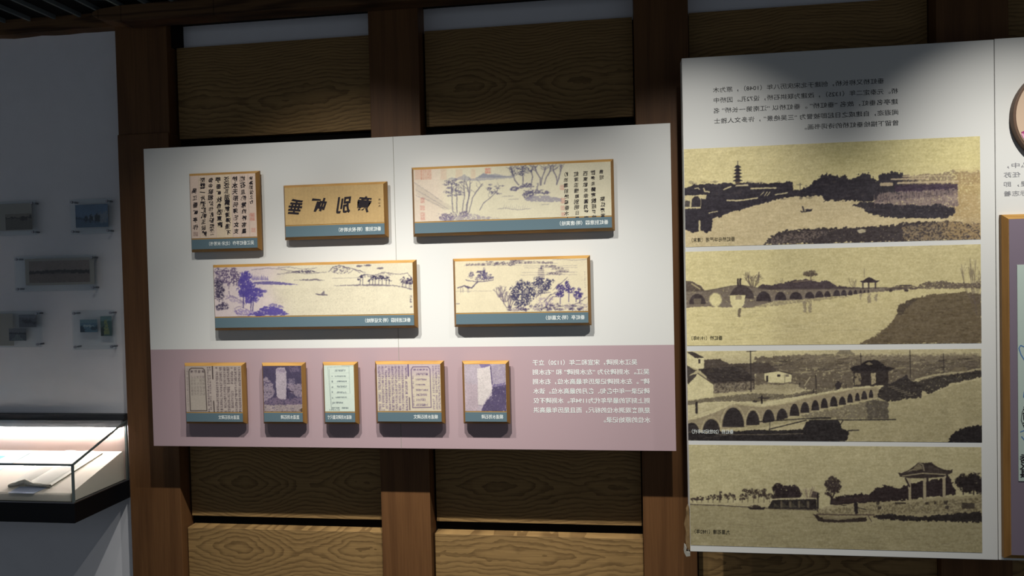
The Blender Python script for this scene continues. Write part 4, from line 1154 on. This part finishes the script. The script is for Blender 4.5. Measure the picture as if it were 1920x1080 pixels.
# pavilion
for x0, x1, y0, y1 in ((1428, 1446, 250, 392), (1520, 1540, 245, 400), (1640, 1660, 232, 370)):
    cv.poly([(x0, y0), (x1, y0), (x1 + 1, y1), (x0 + 2, y1)], (.70, .645, .52), .98)
cv.line([(1412, 250), (1436, 300)], 10, T_, .95); cv.line([(1548, 250), (1550, 300)], 12, T_, .95); cv.line([(1672, 235), (1668, 290)], 14, T_, .95)
cv.poly([(1366, 215), (1390, 218), (1430, 200), (1470, 172), (1495, 150), (1530, 155), (1575, 150), (1600, 172), (1650, 195), (1690, 200), (1705, 192), (1700, 215), (1650, 240), (1560, 248), (1440, 250), (1380, 240)], (.255, .215, .20), .98, 2, mott=.05)
cv.poly([(1415, 212), (1460, 190), (1490, 160), (1510, 165), (1520, 195), (1480, 200)], (.58, .53, .42), .85, 4)
for x in range(10):
    cv.line([(1560 + x * 6, 165 + x * 3), (1550 + x * 15, 225)], 2.5, (.40, .35, .30), .6)
cv.line([(1495, 152), (1520, 165), (1528, 200)], 8, (.62, .57, .46), .9); cv.line([(1395, 236), (1520, 218), (1660, 226)], 7, (.72, .67, .53), .85)
# sampans
cv.poly([(835, 472), (862, 478), (880, 492), (1000, 500), (1165, 492), (1172, 512), (1160, 520), (1000, 526), (900, 524), (868, 515), (850, 488)], (.23, .19, .17), .97, 2)
cv.poly([(880, 480), (1000, 488), (1160, 486), (1160, 494), (1000, 510), (900, 505)], (.60, .55, .43), .85, 3); cv.line([(862, 475), (1000, 478), (1215, 478)], 9, (.36, .30, .26), .9, 3)
cv.line([(1103, 412), (1106, 465)], 22, (.18, .15, .15), .96, 4); cv.blob(1100, 405, 9, 9, (.18, .15, .15), 1, .3); cv.line([(1112, 432), (1165, 445)], 5, (.2, .17, .17), .9); cv.line([(1180, 485), (1200, 520)], 5, (.25, .2, .2), .8)
cv.poly([(430, 428), (460, 436), (545, 430), (535, 446), (450, 445)], (.20, .17, .17), .97, 2); cv.blob(482, 424, 26, 10, (.26, .22, .2), .95, .4)
cv.line([(1215, 490), (1340, 500)], 10, (.2, .17, .16), .9, 3)
photo(cv, .2225, 1.0885, .6095, .932, '九里石塘（1982年）', .236, .345, .6545, 'sepia photograph of a river bank with a tiled pavilion and a sampan')

# ------------------------------------------------------------------ round disc and violet plaque at the right edge
yR = yB - .0002
E = thing('round_plaque', 'round cream and magenta disc with brown rim at right edge', 'plaque', (1.32, yR, 1.774))
MB().disc_y(1.32, 1.92, .146, yR - .022, yR, 64).build('rim', MT['rim'], E, bevel=.002)
MB().disc_y(1.32, 1.92, .139, yR - .0235, yR - .021, 64).build('face', MT['cream'], E)
low = [(1.32 + .134 * math.cos(a), 1.92 + .134 * math.sin(a)) for a in np.linspace(math.pi + .36, 2 * math.pi - .36, 40)]
MB().prism_y(low + [(1.39, 1.895), (1.32, 1.93), (1.25, 1.895)], yR - .0245, yR - .0232).build('wave_band', MT['magenta'], E)['label'] = 'magenta lower field'
ln = [(1.32 + .137 * math.cos(a), 1.92 + .137 * math.sin(a)) for a in np.linspace(math.pi + .40, 2 * math.pi - .40, 40)]
ln2 = [(1.32 + .131 * math.cos(a), 1.92 + .131 * math.sin(a)) for a in np.linspace(2 * math.pi - .40, math.pi + .40, 40)]
MB().prism_y(ln + ln2, yR - .0252, yR - .0244).build('edge_line', MT['pinkline'], E)['label'] = 'pale pink line'

V_ = thing('panel_plaque', 'oak framed grey violet plaque with pale green sheet, below the round disc', 'plaque', (1.45, yR, .596))
x0, x1, z0, z1 = 1.144, 1.78, .600, 1.632
m = MB()
c = .0135
def ring(e, y):
    return [(x0 + e, y, z0 + e), (x1 - e, y, z0 + e), (x1 - e, y, z1 - e), (x0 + e, y, z1 - e)]
ra, rb, rc = ring(c, yR - .024), ring(0, yR - .012), ring(0, yR)
for a, b in ((ra, rb), (rb, rc)):
    for i in range(4):
        j = (i + 1) % 4
        m.add([a[i], b[i], b[j], a[j]], [(0, 1, 2, 3)], 1 if i in (1, 3) else 0)
m.add(ra, [(0, 1, 2, 3)], 0); m.add(rc, [(3, 2, 1, 0)], 0)
m.build('frame', [MT['oak'], MT['oakz']], V_)
MB().box(x0 + c + .001, x1 - c - .001, yR - .0255, yR - .0241, z0 + c + .001, z1 - c - .001).build('panel', MT['violet'], V_)['label'] = 'grey violet panel'
MB().box(1.179, 1.74, yR - .0275, yR - .0256, .838, 1.482).build('sheet', MT['mint'], V_)['label'] = 'pale green map sheet'
def stroke(pts, w, y):
    q = MB()
    for (ax, az), (bx, bz) in zip(pts[:-1], pts[1:]):
        dx, dz = bx - ax, bz - az
        l_ = math.hypot(dx, dz) or 1
        nx_, nz_ = -dz / l_ * w / 2, dx / l_ * w / 2
        q.add([(ax - nx_, y, az - nz_), (bx - nx_, y, bz - nz_), (bx + nx_, y, bz + nz_), (ax + nx_, y, az + nz_)], [(0, 1, 2, 3)])
    return q
for pts in ([(1.23, 1.165), (1.205, 1.185), (1.188, 1.215), (1.182, 1.235), (1.187, 1.243), (1.198, 1.238), (1.215, 1.215), (1.235, 1.20)],
            [(1.225, 1.125), (1.205, 1.115), (1.196, 1.105), (1.194, 1.090), (1.202, 1.082), (1.22, 1.085)],
            [(1.184, .985), (1.196, .990), (1.206, 1.000), (1.225, .998)], [(1.187, .972), (1.200, .955), (1.225, .940)]):
    stroke(pts, .0028, yR - .0280).build('river_line', MT['blueink'], V_)['label'] = 'blue map line'
stroke([(1.204, 1.068), (1.190, 1.045), (1.187, 1.02), (1.195, .998), (1.206, .99)], .0016, yR - .0281).build('ring_line', MT['brush'], V_)
for word, xw, zw, st_, sz_ in (('青浦县', 1.204, 1.050, .0175, .026), ('秀水县', 1.196, .905, .022, .028)):
    gl_ = MB()
    for i, ch in enumerate(word):
        put_glyph(gl_, ch, xw, zw - i * st_, yR - .0281, sz_, 0, 0, .02)
    gl_.build('map_lettering', MT['brush'], V_)

# ================================================================== ACRYLIC FRAMES ON THE WHITE WALL
GA = 'acrylic frames on the white wall'
def acrylic(label, x0, x1, z0, z1, photos, backing=None, bolts=None):
    t = thing('acrylic_frame', label, 'picture frame', ((x0 + x1) / 2, .06, z0), GA)
    y = .030
    MB().box(x0, x1, y, y + .004, z0, z1).build('front_sheet', MT['acrylic'], t, bevel=.0008)
    MB().box(x0, x1, y + .0072, y + .0112, z0, z1).build('back_sheet', MT['acrylic'], t, bevel=.0008)
    if backing:
        MB().box(backing[0], backing[1], y + .0062, y + .007, backing[2], backing[3]).build('paper_mount', MT['paper'], t)
    for cvp, a, b, c_, d in photos:
        print_sheet('photo_print', cvp, a, b, c_, d, y + .0055, t)
    e = .012
    for bx in (x0 + e, x1 - e):
        for bz in (z0 + e * .9, z1 - e * .9):
            q = MB()
            q.disc_y(bx, bz, .0052, y - .005, y, 16)
            q.disc_y(bx, bz, .0036, y + .0113, .06, 12)
            q.build('standoff_bolt', MT['steel'], t)
    return t

def small(w, h, base, seed, quad=((0, 0), (100, 0), (100, 100), (0, 100))):
    return Canvas(list(quad), w, h, base, seed, .12)
c1 = small(110, 60, (.44, .42, .38), 31)
c1.poly([(0, 0), (100, 0), (100, 28), (0, 22)], (.58, .55, .50), .9, 4); c1.poly([(0, 22), (60, 20), (100, 14), (100, 30), (0, 30)], (.22, .20, .19), .95, 4)
c1.poly([(52, 40), (60, 30), (80, 28), (85, 38), (70, 44)], (.22, .20, .19), .9, 4)
acrylic('acrylic frame with a brown river photo, at left edge of the white wall', -2.425, -2.227, 1.682, 1.816,
        [(c1, -2.362, -2.248, 1.704, 1.766)], (-2.40, -2.247, 1.702, 1.806))
c2 = small(110, 74, (.36, .48, .60), 32)
c2.poly([(0, 0), (100, 0), (100, 45), (0, 55)], (.42, .54, .66), .9, 8); c2.poly([(20, 60), (55, 50), (100, 30), (100, 80), (60, 78)], (.56, .60, .64), .9, 8, mott=.25)
for x, w, h in ((32, 5, 22), (48, 6, 28), (66, 9, 34)):
    c2.blob(x, 66, w, h * .5, (.16, .22, .26), .95, .4)
c2.line([(2, 58), (30, 64), (60, 78)], 6, (.22, .32, .42), .8, 4); c2.poly([(0, 70), (100, 84), (100, 100), (0, 100)], (.34, .46, .56), .9, 6)
acrylic('acrylic frame with a blue photo of arches over water', -2.080, -1.909, 1.678, 1.813,
        [(c2, -2.060, -1.923, 1.704, 1.792)])
c3 = small(170, 62, (.58, .52, .49), 33)
c3.poly([(0, 52), (100, 50), (100, 100), (0, 100)], (.52, .46, .43), .9, 4)
c3.line([(0, 53), (30, 51), (50, 47), (70, 50), (100, 51)], 5, (.20, .18, .18), .95, 2)
for i in range(18):
    c3.line([(24 + i * 3, 48), (24 + i * 3, 58)], 1.6, (.22, .20, .20), .8)
acrylic('long acrylic frame with a panorama of a low bridge', -2.327, -1.980, 1.461, 1.599,
        [(c3, -2.268, -2.009, 1.494, 1.579)], (-2.285, -1.990, 1.485, 1.588))
c4 = small(64, 46, (.36, .38, .42), 34)
c4.poly([(0, 0), (100, 0), (100, 30), (0, 25)], (.48, .50, .54), .9, 5); c4.poly([(0, 50), (40, 40), (100, 60), (100, 72), (30, 62)], (.18, .20, .24), .9, 8)
c5 = small(64, 46, (.38, .40, .43), 35)
c5.poly([(0, 0), (100, 0), (100, 35), (0, 30)], (.50, .50, .52), .9, 5); c5.poly([(10, 100), (50, 45), (90, 100)], (.54, .56, .56), .7, 8); c5.line([(0, 38), (100, 42)], 8, (.2, .21, .24), .9, 4)
acrylic('acrylic frame with two staggered grey photos, above the glass case', -2.444, -2.225, 1.244, 1.386,
        [(c4, -2.320, -2.245, 1.322, 1.371), (c5, -2.366, -2.291, 1.269, 1.317)], (-2.43, -2.347, 1.25, 1.376))
c6 = small(64, 46, (.38, .52, .60), 36)
c6.poly([(0, 0), (100, 0), (100, 30), (0, 30)], (.48, .60, .64), .9, 5); c6.poly([(20, 45), (70, 40), (80, 55), (30, 60)], (.66, .74, .76), .9, 6); c6.poly([(0, 60), (20, 40), (30, 100), (0, 100)], (.16, .26, .32), .9, 8)
c6.poly([(60, 62), (100, 50), (100, 80), (70, 78)], (.18, .28, .34), .8, 8)
c7 = small(42, 66, (.30, .42, .40), 37)
c7.poly([(0, 0), (100, 0), (100, 25), (0, 25)], (.46, .60, .60), .9, 5); c7.poly([(30, 95), (40, 20), (55, 15), (75, 90)], (.62, .64, .40), .85, 8, mott=.3); c7.poly([(0, 60), (30, 50), (30, 100), (0, 100)], (.15, .22, .20), .9, 6)
acrylic('square acrylic frame with a wide and an upright colour photo side by side', -2.088, -1.910, 1.232, 1.384,
        [(c6, -2.058, -1.984, 1.299, 1.348), (c7, -1.971, -1.924, 1.284, 1.360)])

# ================================================================== GLASS DISPLAY CASE
Y0, Y1, X0, X1 = -.243, .06, -3.3, -1.888
D_ = thing('display_case', 'lit glass display case on a black base, fixed to the white wall', 'display case', (-2.6, Y1, .65))
MB().box(X0, X1, Y0, Y1, .650, .722).build('base', MT['caseblack'], D_, bevel=.003)
MB().box(X0, X1 + .002, .035, Y1, .957, .980).build('top_rail', MT['casebar'], D_, bevel=.002)
MB().box(X0, X1 - .006, .028, Y1, .930, .957).build('light_housing', MT['casegrey'], D_)
MB().box(X0, X1 - .02, .031, .037, .912, .930).build('light_strip', MT['led'], D_)['label'] = 'glowing white light strip'
MB().box(X0, X1 - .012, .054, Y1, .722, .932).build('back_panel', MT['caseback'], D_)['label'] = 'blush back lining'
zs = lambda y: .748 + (y + .24) * (.083 / .29)
sl = MB()
prof = [(Y0 + .012, .722), (.054, .722), (.054, zs(.054)), (Y0 + .016, zs(Y0 + .016)), (Y0 + .012, zs(Y0 + .012) - .003)]
n = len(prof)
sl.add([(X0, y, z) for y, z in prof] + [(-1.908, y, z) for y, z in prof],
       [tuple(range(n)), tuple(range(2 * n - 1, n - 1, -1))] + [(i, (i + 1) % n, (i + 1) % n + n, i + n) for i in range(n)])
sl.build('sloped_floor', MT['caseslope'], D_, bevel=.002)
ztop = lambda y: .853 + (y - Y0) * (.098 / (Y1 - Y0))
th = .006
fg = MB().box(X0, X1 - .0045, Y0, Y0 + th, .722, .850); fg.build('front_glass', MT['caseglass'], D_)
sg = MB()
a = [(X1 - th, Y0, .722), (X1 - th, Y1, .722), (X1 - th, Y1, ztop(Y1)), (X1 - th, Y0, ztop(Y0))]
sg.hexa(a, [(X1, p[1], p[2]) for p in a])
sg.build('side_glass', MT['caseglass'], D_)
tg = MB()
a = [(X0, Y0, ztop(Y0)), (X1 - .002, Y0, ztop(Y0)), (X1 - .002, .035, ztop(.035)), (X0, .035, ztop(.035))]
tg.hexa(a, [(p[0], p[1], p[2] + th) for p in a]); tg.build('top_glass', MT['caseglass'], D_)
# polished edges of the panes
ed = MB()
ed.box(X0, X1 + .0005, Y0 - .001, Y0 + .002, ztop(Y0) - .001, ztop(Y0) + th + .001)
a = [(X1 - .003, Y0 - .001, ztop(Y0) - .001), (X1 + .001, Y0 - .001, ztop(Y0) - .001), (X1 + .001, Y0 - .001, ztop(Y0) + th + .001), (X1 - .003, Y0 - .001, ztop(Y0) + th + .001)]
dz = ztop(Y1) - ztop(Y0)
ed.hexa(a, [(p[0], Y1, p[2] + dz) for p in a])
ed.box(X1 - .0065, X1 + .0008, Y0 - .0008, Y0 + .0055, .722, ztop(Y0))
ed.box(X1 - .0045, X1 + .0008, .046, .056, .722, ztop(.05))
ed.build('pane_edges', MT['glassedge'], D_)['label'] = 'grey green polished glass edges'
MB().box(X0, X1 + .001, Y0 - .001, Y0 + .002, .7205, .7245).box(X1 - .002, X1 + .0015, Y0, Y1, .7205, .7245).build('base_trim', MT['steel'], D_)['label'] = 'thin bright metal trim'

# open book on the slope
def on(x, y, h=0.0):
    return (x, y, zs(y) + h)
BK_ = thing('open_book', 'thick open book with curled cream pages inside the glass case', 'book', (-2.09, -.08, zs(-.08)))
def page_block(xa0, xa1, xb0, xb1, hs, nm, ya=-.192, yb=.030, n=14):
    """block of leaves from the front edge (xa0..xa1 at ya) to the back edge (xb0..xb1 at yb); hs(t) is its thickness"""
    top, bot = MB(), MB()
    rows = 10
    T_v, B_v = [], []
    for r in range(rows + 1):
        f = r / rows
        y = ya + (yb - ya) * f
        for i in range(n + 1):
            t = i / n
            x = (xa0 + (xa1 - xa0) * t) * (1 - f) + (xb0 + (xb1 - xb0) * t) * f
            T_v.append(on(x, y, hs(t, f))); B_v.append(on(x, y, .0008))
    fs = [(r * (n + 1) + i, r * (n + 1) + i + 1, (r + 1) * (n + 1) + i + 1, (r + 1) * (n + 1) + i) for r in range(rows) for i in range(n)]
    o = MB().add(T_v, fs, 0)
    N_ = len(T_v)
    o.add(B_v, [tuple(reversed(q)) for q in fs], 1)
    rim = [i for i in range(n + 1)] + [r * (n + 1) + n for r in range(1, rows + 1)] + [rows * (n + 1) + i for i in range(n - 1, -1, -1)] + [r * (n + 1) for r in range(rows - 1, 0, -1)]
    o.f += [(a, a + N_, b + N_, b) for a, b in zip(rim, rim[1:] + rim[:1])]
    o.m += [1] * len(rim)
    return o.build(nm, [MT['page'], MT['pageedge']], BK_)
page_block(-2.118, -2.016, -2.070, -1.978, lambda t, f: .006 + .010 * math.sin(math.pi * min(1, t * 1.1 + .05)) ** .6 * (1 - .35 * t), 'page_block')
page_block(-2.182, -2.119, -2.150, -2.071, lambda t, f: .004 + .011 * math.sin(math.pi * (t * .8 + .12)) ** .7, 'page_block')
rl = MB()
pts = [(-2.184, -.194, .004), (-2.165, -.196, .008), (-2.145, -.192, .013), (-2.125, -.186, .016), (-2.110, -.188, .011), (-2.085, -.194, .009), (-2.05, -.197, .009), (-2.016, -.198, .008)]
ring_n = 8
prev = None
for j, (x, y, h) in enumerate(pts):
    r = .0085 if 1 < j < 5 else .0055
    cc = on(x, y, h)
    cur = [(cc[0], cc[1] + r * math.cos(2 * math.pi * q / ring_n), cc[2] + r * math.sin(2 * math.pi * q / ring_n)) for q in range(ring_n)]
    base = len(rl.v)
    rl.v += cur
    if prev is not None:
        for q in range(ring_n):
            rl.f.append((prev + q, prev + (q + 1) % ring_n, base + (q + 1) % ring_n, base + q)); rl.m.append(0)
    prev = base
rl.build('curled_edge', mat('grey curled leaves', (.66, .65, .61), .9, .1, noise=.35, nscale=150), BK_, smooth=True)['label'] = 'grey curled front edge of the leaves'
cd = MB()
a = [on(-2.150, -.236, .001), on(-2.052, -.236, .001), on(-2.028, -.196, .001), on(-2.140, -.196, .001)]
cd.hexa(a, [(p[0], p[1], p[2] + .0018) for p in a])
tag(cd.build('label_card', MT['label']), 'pale blue grey card under the front edge of the open book', 'card')
bs = thing('blue_sheet', 'pale blue sheet in the glass case, left of the open book', 'paper', on(-2.4, -.04))
q = MB(); a = [on(-2.55, -.11, .001), on(-2.315, -.11, .001), on(-2.290, .030, .001), on(-2.50, .030, .001)]
q.hexa(a, [(p[0], p[1], p[2] + .0015) for p in a]); q.build('sheet', MT['bluesheet'], bs)
q = MB(); a = [on(-2.50, -.030, .0026), on(-2.385, -.030, .0026), on(-2.372, .005, .0026), on(-2.48, .005, .0026)]
q.hexa(a, [(p[0], p[1], p[2] + .0004) for p in a]); q.build('printed_block', MT['blueblock'], bs)['label'] = 'deeper blue printed block'
